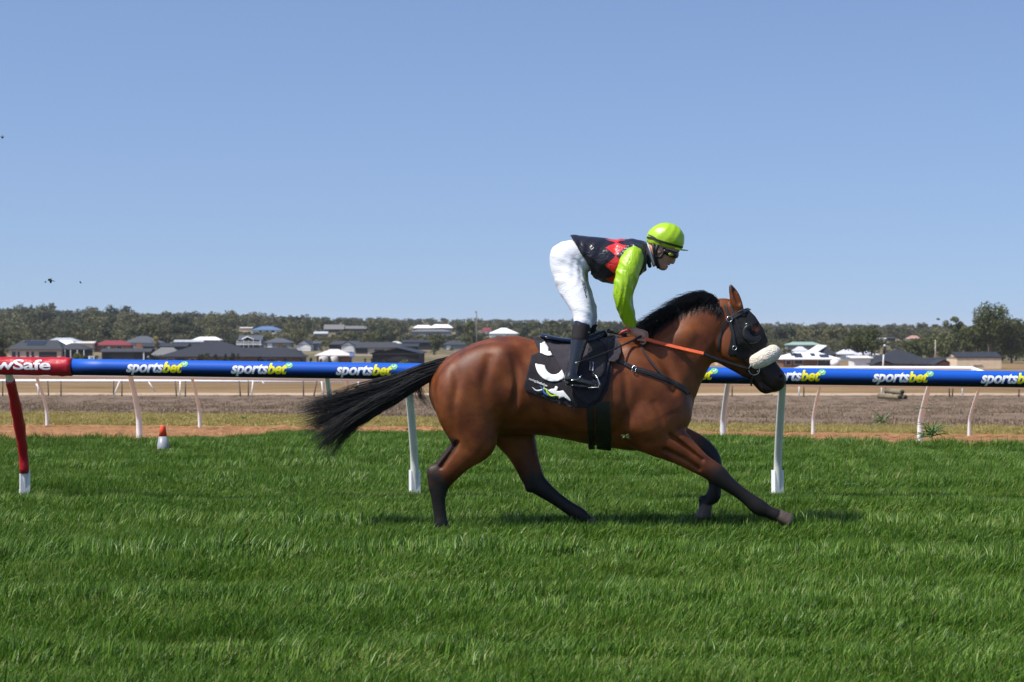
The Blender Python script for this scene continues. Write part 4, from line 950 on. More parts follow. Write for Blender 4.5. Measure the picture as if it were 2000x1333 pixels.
# jersey body and sleeves
JF = rfield(1100, 1275, 448, 562, -.30, .30, .0055)
JF.tube(stn([(1113,481,21.5,0,.142),(1130,487,27,0,.158),(1152,497,34.5,0,.168),(1178,507.5,41.5,0,.178),(1204,511,43,0,.190),(1228,506,39,0,.192),(1246,500,31,0,.155),(1258,496,22,0,.10),(1265,496,18.5,0,.075)]), k=.02)
for sd in (-1, 1): JF.ell(hp(1236,500,sd*.165), (.075,.06,.075), 0, .05)
M_jersey = bpy.data.materials.new('silk_jersey'); M_jersey.use_nodes = True; n_, L_, b_ = nodes_of(M_jersey)
ap = n_.new('ShaderNodeAttribute'); ap.attribute_name = 'cut'; sx = n_.new('ShaderNodeSeparateXYZ'); L_.new(ap.outputs['Vector'], sx.inputs[0])
def mth(op, a, b=None, c=None):
    m = n_.new('ShaderNodeMath'); m.operation = op
    for i, v in enumerate((a, b, c)):
        if v is None: continue
        if isinstance(v, (int, float)): m.inputs[i].default_value = v
        else: L_.new(v, m.inputs[i])
    return m.outputs[0]
fr = mth('ABSOLUTE', mth('SUBTRACT', mth('FRACT', sx.outputs[1]), .5)); dm = mth('ADD', mth('MULTIPLY', mth('ABSOLUTE', sx.outputs[0]), 1.0), mth('MULTIPLY', fr, 2.0))
msk = mth('LESS_THAN', dm, 1.0); mx = n_.new('ShaderNodeMix'); mx.data_type = 'RGBA'; L_.new(msk, mx.inputs[0]); mx.inputs[6].default_value = (.010,.009,.014,1); mx.inputs[7].default_value = (.62,.025,.025,1)
L_.new(mx.outputs[2], b_.inputs['Base Color']); b_.inputs['Roughness'].default_value = .30; b_.inputs['Specular IOR Level'].default_value = .62
def silk_bump(n_, L_, b_, sc=(16,30,22), st=.55):
    tc = n_.new('ShaderNodeTexCoord'); mp = n_.new('ShaderNodeMapping'); mp.inputs['Scale'].default_value = sc; L_.new(tc.outputs['Object'], mp.inputs[0])
    t = n_.new('ShaderNodeTexNoise'); t.inputs['Scale'].default_value = 1.3; t.inputs['Detail'].default_value = 3; t.inputs['Distortion'].default_value = 1.2; L_.new(mp.outputs[0], t.inputs['Vector'])
    bp = n_.new('ShaderNodeBump'); bp.inputs['Strength'].default_value = st; bp.inputs['Distance'].default_value = .012; L_.new(t.outputs['Fac'], bp.inputs['Height']); L_.new(bp.outputs[0], b_.inputs['Normal'])
silk_bump(n_, L_, b_); _late()
def jcut(px, py, V): return (px > 1113.5+np.clip((py-462)*.62, 0, 40)) & (py < np.interp(px, [1112,1120,1128,1149,1158,1179,1200],[484,493,504,529,542,557,580])) & (px < 1263)
jer, VJ = garment('jersey', JF, M_jersey, rider, lambda V: folds(V, 9, .0055, 52, 46), cut=jcut)
px = 1000+VJ[:, 0]/(D+VJ[:, 1])*F; ang = np.arctan2(VJ[:, 1], VJ[:, 2]-hp(0,506)[2])
cutv = np.stack([(px-1203-(VJ[:, 2]-hp(0,500)[2])*4)/21.0, ang/(2*PI)*9+.15, np.zeros(len(VJ))], 1)
a_ = jer.data.attributes.new('cut', 'FLOAT_VECTOR', 'POINT'); a_.data.foreach_set('vector', cutv.astype(np.float32).ravel())
M_lime = mat('lime_silk', (.30,.50,.010), .36, .55); n_, L_, b_ = nodes_of(M_lime); silk_bump(n_, L_, b_, (26,26,11), .5)
for sd in (-1, 1):
    SF = rfield(1190, 1265, 474, 652, -.33 if sd < 0 else .05, -.05 if sd < 0 else .33, .0050)
    SF.tube(stn([(a, b, r*1.20+.8, y, ly*1.14) for a, b, r, y, ly in ARM[sd]]), k=.02)
    if sd < 0: SF.front()
    garment('sleeve', SF, M_lime, rider, lambda V: folds(V, 15, .0052, 70, 40), cut=lambda px, py, V: (py > 479+np.maximum(0, (px-1246))*.6) & (py < 634+(px-1212)*.25))
# collar
mb = MB(); cc = [Vector(hp(1271+4.5*math.cos(t)-4*math.sin(t)*0, 499-20*math.cos(t), .068*math.sin(t))+ORG) for t in np.linspace(0, 2*PI, 25)]
cc = [Vector(hp(1270.5-6.5*math.cos(t), 498.5-20.5*math.cos(t), .072*math.sin(t))+ORG) for t in np.linspace(0, 2*PI, 25)]
mb.tube(cc, .010, 8, cap=False); mb.build('collar', mat('white_collar', (.7,.7,.7), .7), rider, True)
mb = MB(); cc = [Vector(hp(1262.5-6.5*math.cos(t), 498.5-21.5*math.cos(t), .078*math.sin(t))+ORG) for t in np.linspace(0, 2*PI, 25)]
mb.tube(cc, .014, 8, cap=False); mb.build('vest_collar', M_cloth, rider, True)
# boots
M_boot = mat('boot_leather', (.010,.011,.013), .16, .6, bump=.06, bump_s=30, coat=.3)
M_gaiter = mat('boot_top', (.014,.012,.013), .8, .3)
for sd in (-1, 1):
    dx = 0 if sd < 0 else 13
    OF = rfield(1095+dx, 1180+dx, 622, 768, -.46 if sd < 0 else .2, -.2 if sd < 0 else .46, .0045)
    OF.tube(stn([(a, b, r*1.10, y, ly*1.08) for a, b, r, y, ly in SHIN[sd]]), k=.01)
    y = -FOOT_Y*sd
    OF.tube(stn([(1113+dx,740,9.5,y,.034),(1122+dx,743,10,y,.036),(1136+dx,746,8.2,y,.040),(1152+dx,750,7,y,.042),(1162+dx,752.5,5.5,y,.036)]), k=.02)
    OF.ell(hp(1109+dx,749,y), (.022,.032,.016), 0, .01); OF.ell(hp(1135+dx,755,y), (.10,.038,.010), -.1, .008)
    bt, _ = garment('boot', OF, M_boot, rider, lambda V: sines(V, 2, 60, .0012))
    gt = Field(OF.lo, OF.ax[0][-1:].tolist()+OF.ax[1][-1:].tolist()+OF.ax[2][-1:].tolist(), .0045)
    gt.tube(stn([(a, b, r*1.16, y2, ly*1.14) for a, b, r, y2, ly in SHIN[sd][:2]]), k=.01)
    garment('boot_top', gt, M_gaiter, rider, cut=lambda px, py, V: (py < 664) & (py > 634))
    sp_ = MB(); h0 = [hp(1118+dx, 741.5, y-.042*(-sd)), hp(1108+dx,742.5,y), hp(1118+dx,741.5,y+.042*(-sd))]
    sp_.tube([Vector(hp(1130+dx,741,y+.038*sd)+ORG), Vector(hp(1118+dx,743,y+.042*sd)+ORG), Vector(hp(1106+dx,743,y+.01*sd)+ORG), Vector(hp(1099+dx,743.5,y)+ORG)], .003, 6); sp_.tube([Vector(hp(1130+dx,741,y+.038*sd)+ORG), Vector(hp(1136+dx,733,y+.030*sd)+ORG)], .003, 6)
    sp_.build('spur', M_steel, rider, True)
# cap, peak, strap, goggles
CF = rfield(1255, 1350, 430, 500, -.13, .13, .0045)
CF.ell(hp(1299,469.5), (.126,.098,.105), -.22, .01); CF.ell(hp(1304,465), (.105,.092,.098), -.3, .03)
M_cap = mat('lime_cap', (.34,.55,.015), .30, .55); n_, L_, b_ = nodes_of(M_cap); silk_bump(n_, L_, b_, (14,14,14), .22)
CF.front(); garment('cap', CF, M_cap, rider, lambda V: folds(V, 22, .0022, 60, 60), cut=lambda px, py, V: py < np.interp(px, [1262,1289,1300,1336],[473.5,480,483.5,489]))
pk = MB(); v = []
for i in range(9):
    a = -PI/2+PI*i/8
    for t, k in ((.0, 0), (1, 1)):
        c0 = hp(1318+17*math.cos(a), 486+2.6*math.cos(a), .086*math.sin(a)); c1 = hp(1318+26*math.cos(a), 485+3.8*math.cos(a), .092*math.sin(a)); v.append(c0 if k == 0 else c1)
vv = [Vector(q+ORG) for q in v]; n = len(vv); vv += [q+Vector((.0,0,-.006)) for q in vv]
f = [(2*i, 2*i+1, 2*i+3, 2*i+2) for i in range(8)]+[(n+2*i+2, n+2*i+3, n+2*i+1, n+2*i) for i in range(8)]+[(2*i+1, n+2*i+1, n+2*i+3, 2*i+3) for i in range(8)]+[(2*i, 2*i+2, n+2*i+2, n+2*i) for i in range(8)]
pk.add(vv, f); pk.build('cap_peak', mat('lime_peak', (.25,.48,.02), .5), rider)
M_band = mat('black_elastic', (.012,.012,.013), .6)
def capband(name, pts, w):
    c = catmull([(*q, 0) for q in pts], 6)[:, :2]; a = [spn(x, y, .004, CF) for x, y in c]
    near = [q[0] for q in a]; fx = [Vector((p.x, 2*D-p.y, p.z)) for p in near]
    ribbon(name, near, [q[1] for q in a], w/S, .003, M_band, rider); ribbon(name, fx, [Vector((q[1].x, -q[1].y, q[1].z)) for q in a], w/S, .003, M_band, rider)
capband('goggle_strap', [(1264,464),(1274,466),(1288,471),(1304,476),(1322,481),(1333,484)], 4.2); capband('cap_cord', [(1266,459),(1276,463),(1284,469),(1292,478)], 1.6)
hg = [(1296,490,-.080),(1303,493,-.077),(1311,496,-.070),(1318,498,-.052),(1322,498.5,-.026),(1322.5,498.5,0)]; hg = hg+[(a, b, -c) for a, b, c in hg[:-1][::-1]]; gg = catmull(hg, 3)
mb = MB(); mb.tube([Vector(hp(*g)+ORG) for g in gg], [.010+.0135*math.sin(PI*i/(len(gg)-1))**.35 for i in range(len(gg))], 12, ry=.011, up=(0,0,1)); mb.build('goggles', mat('goggle_frame', (.010,.010,.010), .3), rider, True)
mb = MB(); lens = catmull([(1306,496,-.083),(1310,497.5,-.081),(1315,499,-.070)], 4)
mb.tube([Vector(hp(a, b, c)+ORG) for a, b, c in lens], [.004,.009,.011,.012,.012,.011,.010,.008,.004], 10, ry=.004, up=(0,0,1)); mb.build('goggle_lens', mat('yellow_lens', (.30,.34,.02), .12, .6), rider, True)
# helmet harness and chin strap
mb = MB()
for sd in (-1, 1): mb.tube([Vector(hp(a, b, sd*y)+ORG) for a, b, y in ((1285,478,.086),(1281,490,.074),(1280,503,.066),(1284,516,.052),(1286,524,.03))], .006, 6, ry=.012)
mb.build('chin_strap', M_band, rider, True)
mb = MB(); mb.tube([Vector(hp(a, b, y)+ORG) for a, b, y in ((1276,476,-.082),(1277,490,-.074),(1280,502,-.068),(1290,503,-.070),(1296,494,-.072),(1297,484,-.078))], .007, 6, ry=.011); mb.build('helmet_harness', M_band, rider, True)
# whip
whip = empty('riding_whip', wld(hp(1200,680,-.40)), 'thin black whip held in the hand of the rider, pointing back', 'whip')
mb = MB(); W0, W1 = Vector(hp(1252,657,-.172)+ORG), Vector(hp(1127,708.5,-.44)+ORG); c = seg(W0, W1, 16, .012); mb.tube(c, [.0075]*4+[.006-.00025*i for i in range(12)], 8); mb.build('shaft', M_leather, whip, True)
mb = MB(); mb.tube([W1, W1+(W1-W0).normalized()*.012], .006, 8); mb.build('tip', mat('pale_tip', (.35,.33,.30), .6), whip, True)
mb = MB(); mb.tube([Vector(hp(a, b, y)+ORG) for a, b, y in ((1210,654,-.18),(1214,649,-.19),(1222,646,-.19),(1229,645,-.18),(1233,648,-.17))], .004, 6, ry=.008); mb.build('wrist_loop', mat('red_strap', (.55,.06,.05), .5), whip, True)
# ------------------------------------------------------------------ running rails
M_post = mat('cream_plastic', (.72,.72,.66), .4, .5, noise_s=6, noise_a=.06)
M_whitep = mat('white_plastic', (.80,.80,.78), .38, .5, noise_s=4, noise_a=.05)
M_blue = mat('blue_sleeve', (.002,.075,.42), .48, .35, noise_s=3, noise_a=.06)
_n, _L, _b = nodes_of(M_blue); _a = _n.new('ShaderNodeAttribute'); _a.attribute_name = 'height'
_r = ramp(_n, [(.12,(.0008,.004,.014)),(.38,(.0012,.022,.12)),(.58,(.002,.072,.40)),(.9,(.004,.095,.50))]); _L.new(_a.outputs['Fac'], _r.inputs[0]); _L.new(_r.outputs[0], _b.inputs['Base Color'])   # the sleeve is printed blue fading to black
M_red = mat('red_vinyl', (.42,.010,.022), .35, .5, bump=.35, bump_s=9)
M_lw = mat('white_letter', (.85,.85,.85), .4); M_ly = mat('yellow_letter', (.80,.74,.01), .4); M_lg = mat('green_badge', (.16,.50,.14), .4)
def goose(mb, B, T, r0, r1, n=10, up=.5, flat=.8):
    q = lambda a, b: Vector((B.x+(T.x-B.x)*a, B.y+(T.y-B.y)*a, B.z+(T.z-B.z)*b)); p = catmull([B+Vector((0,0,-.06)), q(.03,.2), q(.10,.36), q(.40,.62), q(.76,.86), T], 5)
    m = len(p); mb.tube([Vector(q) for q in p], [r0+(r1-r0)*i/(m-1) for i in range(m)], n, ry=[flat*(r0+(r1-r0)*i/(m-1)) for i in range(m)], up=(1,0,0)); return p

RD = 15.65; RR = .0645
rail_row = lambda px: float(np.interp(px, [-700,140,2000,2700],[706.5,717.3,741.5,750.5]))
RP = lambda px, d=RD: P(px, rail_row(px), d)
rail1 = empty('running_rail', P(1000,960,16.2), 'blue sponsor padded running rail on leaning white posts behind the horse', 'rail')
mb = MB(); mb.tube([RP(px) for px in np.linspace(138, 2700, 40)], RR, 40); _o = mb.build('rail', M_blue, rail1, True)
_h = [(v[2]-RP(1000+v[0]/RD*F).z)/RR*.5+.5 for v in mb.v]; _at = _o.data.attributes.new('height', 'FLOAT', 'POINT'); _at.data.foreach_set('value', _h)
mb = MB(); n0 = 90; pad = [RP(px)+Vector((0,0,.002)) for px in np.linspace(-700, 141, n0)]; mb.tube(pad, .071, 36)
V = []
for i, v in enumerate(mb.v):
    if i < n0*36:
        k = i % 36; t = i//36; px = -700+841*t/(n0-1); c = pad[t]; d_ = Vector(v)-c; a = 2*PI*k/36
        w = .0060*mnoise.noise(Vector((px*.05+a*1.3, a*2.2, 0)))+.010*max(0, math.sin(px*.33+a*4))*max(0, 1-abs(px-125)/34)*(1 if px < 137 else .2)
        v = tuple(c+d_*(1+w/.071))
    V.append(v)
mb.v = V; tag(mb.build('rail_pad', M_red, rail1, True), 'red vinyl safety padding wrapped round the left end of the rail')
def on_rail(px, dy, r):
    "point on the rail skin at photo x, dy metres of arc above its axis"
    c = RP(px); a = dy/r+.10; return c+Vector((0, -math.cos(a)*r, math.sin(a)*r))
def rail_text(name, body, px0, px1, size_m, dy, r, material, shear=.0, bold=.0, space=1.):
    v, f = flat_text(body, 1.0, shear, bold, space); x0 = min(p[0] for p in v); x1 = max(p[0] for p in v)
    return mesh_obj(name, [on_rail(px0+(x-x0)/(x1-x0)*(px1-px0), dy+y*size_m, r) for x, y in v], f, material, rail1)
for px in (249, 453, 657, 863, 1071, 1281, 1491, 1701, 1912, 2124):
    rail_text('white_lettering', 'sports', px, px+73, .128, -.038, RR+.0012, M_lw, .30, .034, .97)
    rail_text('yellow_lettering', 'bet', px+70.5, px+110, .128, -.038, RR+.0013, M_ly, .30, .034, .97)
    c = (px+113, .036); ring_ = [(c[0], c[1])]+[(c[0]+6.9*math.cos(a), c[1]+.0275*math.sin(a)) for a in np.linspace(0, 2*PI, 25)[:-1]]
    bd = mesh_obj('tick_badge', [on_rail(x, y, RR+.0011) for x, y in ring_], [(0, i+1, (i+1) % 24+1) for i in range(24)], M_lg, rail1)
    tk = [(-3.4,.001),(-1.9,.006),(-.8,-.005),(2.6,.015),(3.6,.010),(-.6,-.014)]
    mesh_obj('tick', [on_rail(c[0]+x, c[1]+y, RR+.0021) for x, y in tk], [(0,1,2,5),(2,3,4,5)], M_lw, rail1)
rail_text('white_lettering', 'wSafe', -6, 103, .118, -.030, .0765, M_lw, .0, .022, .95)
for i, (bx, tx) in enumerate(((-690,-742),(48,14),(810,795),(1519,1530),(2245,2290))):
    d_b = 16.25; B = Vector(((bx-1000)/F*d_b, d_b, float(ground_z((bx-1000)/F*d_b, d_b)))); T = RP(tx)+Vector((0,.02,-.03))
    mb = MB(); pth = goose(mb, B, T, .034, .030, 14); post = mb.build('post', M_post, rail1, True)
    lean = Matrix.Translation(B) @ Matrix.Rotation((T.x-B.x)*.16, 4, 'Y') @ Matrix.Rotation(.35, 4, 'Z')
    mb = MB(); mb.box(-.039, .039, -.034, .034, -.05, .235, lean); mb.box(-.046, -.038, -.012, .012, .05, .075, lean); mb.build('post_socket', M_whitep, post)
    if i == 1:
        mb = MB(); q = [Vector(p) for p in pth if p[2] > .20 and p[2] < T.z-.06]; mm = len(q)
        mb.tube(q, .040, 20, ry=.034, up=(1,0,0)); W = []
        for j, v in enumerate(mb.v):
            t = j//20; c = q[min(t, mm-1)]; d_ = Vector(v)-c; W.append(tuple(c+d_*(1+.22*mnoise.noise(Vector((v[0]*14, v[1]*14, v[2]*22)))+(.22*abs(math.sin(v[2]*38)) if .55 < v[2] < .8 else 0))))
        mb.v = W; tag(mb.build('post_sleeve', M_red, post, True), 'red vinyl sleeve wrapped round the post')

def far_rail(name, label, d_rail, rows, d_base, posts, r, group=None, pr=.032):
    rw = lambda px: float(np.interp(px, [0,2000], rows))+ (px-np.clip(px,0,2000))*(rows[1]-rows[0])/2000
    e = empty(name, P(1000, rw(1000), d_rail), label, 'rail', group)
    mb = MB(); mb.tube([P(px, rw(px), d_rail) for px in np.linspace(-700, 2700, 30)], r, 18); mb.build('rail', M_whitep, e, True)
    for bx in posts:
        x = (bx-1000)/F*d_base; B = Vector((x, d_base, float(ground_z(x, d_base)))); tx = 1000+(bx-1000)*d_base/d_rail+(2 if bx > 1000 else -2)
        mb = MB(); goose(mb, B, P(tx, rw(tx), d_rail), pr, pr*.8, 10); mb.build('post', M_whitep, e, True)
    return e
far_rail('running_rail', 'plain white inner running rail with posts at the edge of the turf', 26.3, (720,741.5), 27.0, (-485,-107,272,648,1032,1412,1797,2185), .058, pr=.042)
far_rail('running_rail', 'plain white running rail with leaning posts behind the red dirt strip', 34.2, (731,753.5), 35.0, (-505,-205,92,390,686,985,1288,1588,1893,2200), .062)
# long low rail beyond the stubble field
e = empty('running_rail', P(1000,745,118), 'thin white rail far across the stubble field with spindly posts', 'rail')
mb = MB(); mb.tube([P(px, 744.5+.0012*px, 118) for px in np.linspace(-900, 2900, 20)], .10, 10); mb.build('rail', M_whitep, e, True)
M_wood = mat('weathered_wood', (.10,.085,.07), .85, .2, noise_s=20, noise_a=.3)
def stick(px, row0, px2, row1, d, r, material, parent, name='post'):
    mb = MB(); a, b = P(px, row0, d), P(px2, row1, d); mb.tube([a, b], [r, r*.8], 7); return mb.build(name, material, parent, True)
for px, lean, w in ((-290,0,1),(-170,4,0),(-50,0,1),(5,0,0),(76,-3,1),(95,-2,0),(119,0,0),(220,14,1),(222,0,0),(238,0,0),(345,-3,0),(351,1,1),(362,0,0),(470,-3,0),(485,0,0),(491,3,1),(593,-1,0),(612,7,0),(632,-4,1),(700,0,1),(800,0,0),(900,0,1),(1020,0,0),(1150,0,1),
    (1430,0,0),(1560,2,1),(1570,0,0),(1722,0,1),(1729,1,0),(1855,-2,0),(1860,2,0),(1880,0,1),(1990,1,0),(2100,0,1),(2250,0,0)):
    stick(px, 779, px+lean, 744, 117.6, .045, M_whitep if w else M_wood, e)
for a, b in (((290,746),(303,765)),((512,746),(518,752)),((70,750),(80,767))): stick(*b, *a, 117, .035, M_whitep, e, 'brace')
# loose white rail section lying between the tracks on the right
e = empty('rail_section', P(1740,725,31), 'short white upper rail section with mitred ends seen above the blue rail', 'rail')
mb = MB(); a, b, c, d_ = P(1538,729,33.6), P(1562,719.8,34.2), P(1897,720.6,34.2), P(1930,732,33.5)
mb.tube([a, b, c, d_], .042, 4, ry=.042, up=(0,.7,.7)); mb.build('bar', M_whitep, e)
for px in (1580, 1730, 1880):
    mb = MB(); mb.tube([P(px, 722, 34.2), P(px, 746, 34.2)], .02, 8); mb.build('bracket', M_whitep, e, True)

# traffic cone
cn = on_ground(318, 886); cn.z = float(ground_z(cn.x, cn.y))
cone = empty('traffic_cone', cn, 'small orange traffic cone with pale grey lower half on the turf', 'traffic cone')
M_co = mat('cone_orange', (.85,.085,.03), .45, .4, noise_s=8, noise_a=.08); M_cg = mat('cone_grey', (.27,.29,.31), .4, .5, noise_s=14, noise_a=.12)
k = F/cn.y
mb = MB(); mb.lathe([(12.0/k,.045),(12.0/k,.05),(8.2/k,(886-853)/k),(8.0/k,(886-853)/k)], cn, 28); mb.build('reflective_sleeve', M_cg, cone, True)
mb = MB(); mb.lathe([(8.05/k,(886-853)/k),(4.7/k,(886-833)/k),(4.2/k,(886-832)/k),(2.0/k,(886-832)/k)], cn, 28); mb.build('cone_top', M_co, cone, True)
mb = MB(); mb.box(-.085,.085,-.085,.085,.0,.03, Matrix.Translation(cn)); mb.build('base', M_co, cone)

# stacked pipes beyond the field
M_pipe = mat('mossy_pipe', (.20,.17,.11), .8, .2, noise_s=6, noise_a=.4); M_hole = mat('pipe_bore', (.02,.02,.018), .9)
for i, (px, row, ll, what) in enumerate(((1762,766,30,'topmost pipe of the little stack beyond the field'),(1757,776,40,'bottom left pipe of the little stack beyond the field'),(1768,776,24,'bottom right pipe of the little stack beyond the field'))):
    e = empty('drain_pipe', P(px,row,104), what, 'pipe', 'pipes stacked beyond the field'); a = P(px,row,104); b = P(px-ll,row-2,107.5); mb = MB(); mb.tube([a, b], .135, 16); mb.build('pipe', M_pipe, e, True)
    mb = MB(); mb.tube([a+(a-b).normalized()*.004, a-(a-b).normalized()*.1], .105, 14); mb.build('bore', M_hole, e, True)
# ------------------------------------------------------------------ houses of the town
def M_roof(name, c): return mat(name, c, .6, .35, noise_s=1.2, noise_a=.10, stretch=(1,1,6))
def M_wall(name, c): return mat(name, c, .85, .2, noise_s=1.5, noise_a=.10)
R_dark = M_roof('dark_grey_roof', (.045,.048,.052)); R_char = M_roof('charcoal_roof', (.028,.030,.036)); R_slate = M_roof('slate_roof', (.075,.085,.10)); R_grey = M_roof('grey_roof', (.15,.15,.145))
R_white = M_roof('white_roof', (.78,.78,.78)); R_pale = M_roof('pale_roof', (.60,.57,.53)); R_red = M_roof('red_roof', (.20,.035,.04)); R_blue = M_roof('blue_roof', (.085,.15,.28)); R_green = M_roof('pale_green_roof', (.26,.36,.31)); R_lil = M_roof('lilac_white_roof', (.52,.52,.58)); R_pink = M_roof('pink_roof', (.38,.22,.19)); R_iron = M_roof('zinc_roof', (.38,.42,.45))
W_cream = M_wall('cream_brick', (.55,.44,.33)); W_white = M_wall('white_wall', (.75,.75,.74)); W_brick = M_wall('red_brick', (.30,.13,.075)); W_brown = M_wall('brown_brick', (.17,.10,.065)); W_dark = M_wall('dark_cladding', (.032,.034,.036)); W_beige = M_wall('beige_cladding', (.62,.50,.35)); W_grey = M_wall('grey_wall', (.22,.23,.24))
M_glass = mat('window_glass', (.02,.025,.03), .1, .6); M_trim = mat('white_trim', (.72,.72,.72), .6); M_solar = mat('solar_panel', (.020,.024,.035), .25, .5); M_gar = mat('dark_garage_door', (.022,.023,.025), .6, noise_s=3, noise_a=.2)
RECTS = []; SHIFT = {}; NAMED = []
def house(label, px0, px1, ridge, eave, base, d, kind, wm, rm, rl=.4, depth=None, cat='house', over=.45, windows=(), doors=(), solar=(), group=None, name='house'):
    """walls and roof from photo extents at distance d. kind: hip, gable_x (ridge across the view), gable_y (gable to the viewer), flat"""
    d_in = d; d = d_of_row((px0+px1)/2, base) if base < 722 else d
    s = d/F; cx = ((px0+px1)/2-1000)*s; z = lambda row: H-(row-HZ)*s; zb, ze, zr = z(base), z(eave), z(ridge)
    hw = (px1-px0)/2*s; wl = hw-over; dp = depth or max(7., min(12., hw*1.2)); y0, y1 = d, d+dp; gz = min(float(ground_z(cx, d)), float(ground_z(cx, d+dp)))-.5
    e = empty(name, (cx, d+dp/2, min(zb, gz+.5)), label, cat, group); SHIFT[e.name] = d-d_in; RECTS.append((px0-2, px1+2, ridge-1, base, d)); NAMED.append(((px0+px1)/2, base, ' '.join(label.split(' with ')[0].split(' beside ')[0].split(' behind ')[0].split(' left of ')[0].split(' right of ')[0].split(' ')[:7])))
    lo = min(zb, gz)
    mb = MB(); mb.box(cx-wl, cx+wl, y0+over, y1-over, lo, ze)
    if kind == 'gable_x':
        for sx in (-1, 1): x = cx+sx*wl; ym = (y0+y1)/2; mb.add([(x-.1*sx, y0+over, ze-.01), (x-.1*sx, y1-over, ze-.01), (x-.1*sx, ym, zr-.15)], [(0,1,2)])
    if kind == 'gable_y':
        for y in (y0+over, y1-over): mb.add([(cx-wl, y, ze-.01), (cx+wl, y, ze-.01), (cx, y, zr-.2)], [(0,1,2)])
    mb.build('wall', wm, e)
    t = .14; X0, X1 = cx-hw, cx+hw; ym = (y0+y1)/2
    if kind == 'hip':
        r = hw*rl; v = [(X0,y0,ze),(X1,y0,ze),(X1,y1,ze),(X0,y1,ze),(cx-r,ym,zr),(cx+r,ym,zr)]; f = [(0,1,5,4),(1,2,5),(2,3,4,5),(3,0,4)]
    elif kind == 'gable_x': v = [(X0,y0,ze),(X1,y0,ze),(X1,y1,ze),(X0,y1,ze),(X0,ym,zr),(X1,ym,zr)]; f = [(0,1,5,4),(2,3,4,5)]
    elif kind == 'gable_y': v = [(X0,y0,ze),(X1,y0,ze),(X1,y1,ze),(X0,y1,ze),(cx,y0,zr),(cx,y1,zr)]; f = [(0,4,5,3),(1,2,5,4)]
    else: v = [(X0,y0,ze),(X1,y0,ze),(X1,y1,zr),(X0,y1,zr)]; f = [(0,1,2,3)]
    n = len(v); v2 = [(a,b,c+.03) for a,b,c in v]+[(a,b,c-t) for a,b,c in v]; f2 = [tuple(q) for q in f]+[tuple(i+n for i in q[::-1]) for q in f]+[(i, (i+1) % 4, (i+1) % 4+n, i+n)[::-1] for i in range(4)]
    roof = mesh_obj('roof', v2, f2, rm, e)
    wy = y0+over
    for a, b, r0, r1 in windows:
        xa, xb = (a-1000)*s, (b-1000)*s; mb = MB(); mb.box(xa-.06, xb+.06, wy-.05, wy+.05, z(r1)-.06, z(r0)+.06); w = mb.build('window', M_trim, e); mb = MB(); mb.box(xa, xb, wy-.07, wy-.03, z(r1), z(r0)); mb.build('pane', M_glass, w)
    for a, b, r0, r1, m in doors:
        mb = MB(); mb.box((a-1000)*s, (b-1000)*s, wy-.06, wy+.04, z(r1), z(r0)); mb.build('garage_door' if (b-a)*s > 2 else 'door', m, e)
    for a, b, r0, r1 in solar:      # on the front slope
        if kind == 'flat': continue
        def onr(px, row): f_ = (eave-row)/(eave-ridge); y = y0+(ym-y0)*f_; return Vector(((px-1000)*s, y-.02, z(eave)+(zr-ze)*f_+.12))
        q = [onr(a, r1), onr(b, r1), onr(b+(1 if rl else 0), r0), onr(a, r0)]; mb = MB(); mb.add([*q, *[p+Vector((0,.02,-.08)) for p in q]], [(0,1,2,3),(7,6,5,4),(0,4,5,1),(1,5,6,2),(2,6,7,3),(3,7,4,0)]); mb.build('solar_panel', M_solar, roof)
    return e
def extra(e, name, material, px0, px1, r0, r1, d, th=.3):
    d += SHIFT.get(e.name, 0); s = d/F; mb = MB(); mb.box((px0-1000)*s, (px1-1000)*s, d, d+th, H-(r1-HZ)*s, H-(r0-HZ)*s); return mb.build(name, material, e)

h1 = house('dark grey hip roofed house with solar panels and double garage', 12,122,665,683,706,470,'hip',W_cream,R_dark,.62,12, windows=((22,30,687,702),(33,38,687,702),(50,56,687,702),(60,66,687,702)), doors=((75,110,687.5,706,M_gar),), solar=((47,82,667.5,675.5),(38,47,667,670)))
h1b = house('dark carport wing with thin posts beside the solar panel house', 104,170,671,682.5,706,486,'hip',W_dark,R_dark,.2,9, cat='carport', name='carport')
for px in (126,137,150,163): extra(h1b, 'veranda_post', M_trim, px, px+1.3, 684, 706, 485.2)
house('house with pale grey hip roof behind the garage house', 88,152,660.5,667,684,585,'hip',W_white,R_iron,.45)
house('low house with bright white roof behind the garage house', 92,148,665.5,675,686,545,'hip',W_white,R_white,.5)
house('cream block shed left of the red roofed house', 145,184,667.5,670.5,688,525,'gable_x',W_beige,R_pale, cat='shed', name='shed')
h = house('red tiled hip roof house with orange brick walls', 180,256,665.5,674.5,688,520,'hip',W_brick,R_red,.42, windows=((200,206,677,682),(228,237,677,684)), doors=((210,214,677,686,M_trim),))
h = house('slate grey hip roof house behind the red roofed one', 236,316,657,670,682,600,'hip',W_grey,R_slate,.18, doors=((255,262,672,680,M_trim),))
extra(h, 'brick_chimney_wall', W_brick, 266, 278, 671.5, 682, 589)
house('long low charcoal shed behind the smaller dark shed', 276,366,671,677,686,555,'gable_x',W_dark,R_char, cat='shed', name='shed', doors=((300,308,679,686,W_grey),))
e = house('dark clad shed with a white corner post', 194,294,681.5,687.5,708,440,'gable_x',W_dark,R_dark, cat='shed', name='shed', doors=((217,238,690,706,M_gar),(240,261,690,706,M_gar)))
extra(e, 'corner_post', M_trim, 279.5, 281.5, 688, 708, 440.1); e2 = RECTS
house('light grey tiled hip roof house beside the dark shed', 286,356,679.5,698,710,462,'hip',W_brown,R_grey,.35)
house('very wide charcoal hip roofed house behind the hedge shrubs', 308,508,667.5,697,714,425,'hip',W_brown,R_char,.12,16, windows=((326,338,701,712),(370,380,701,712)), doors=((344,360,700,714,M_gar),))
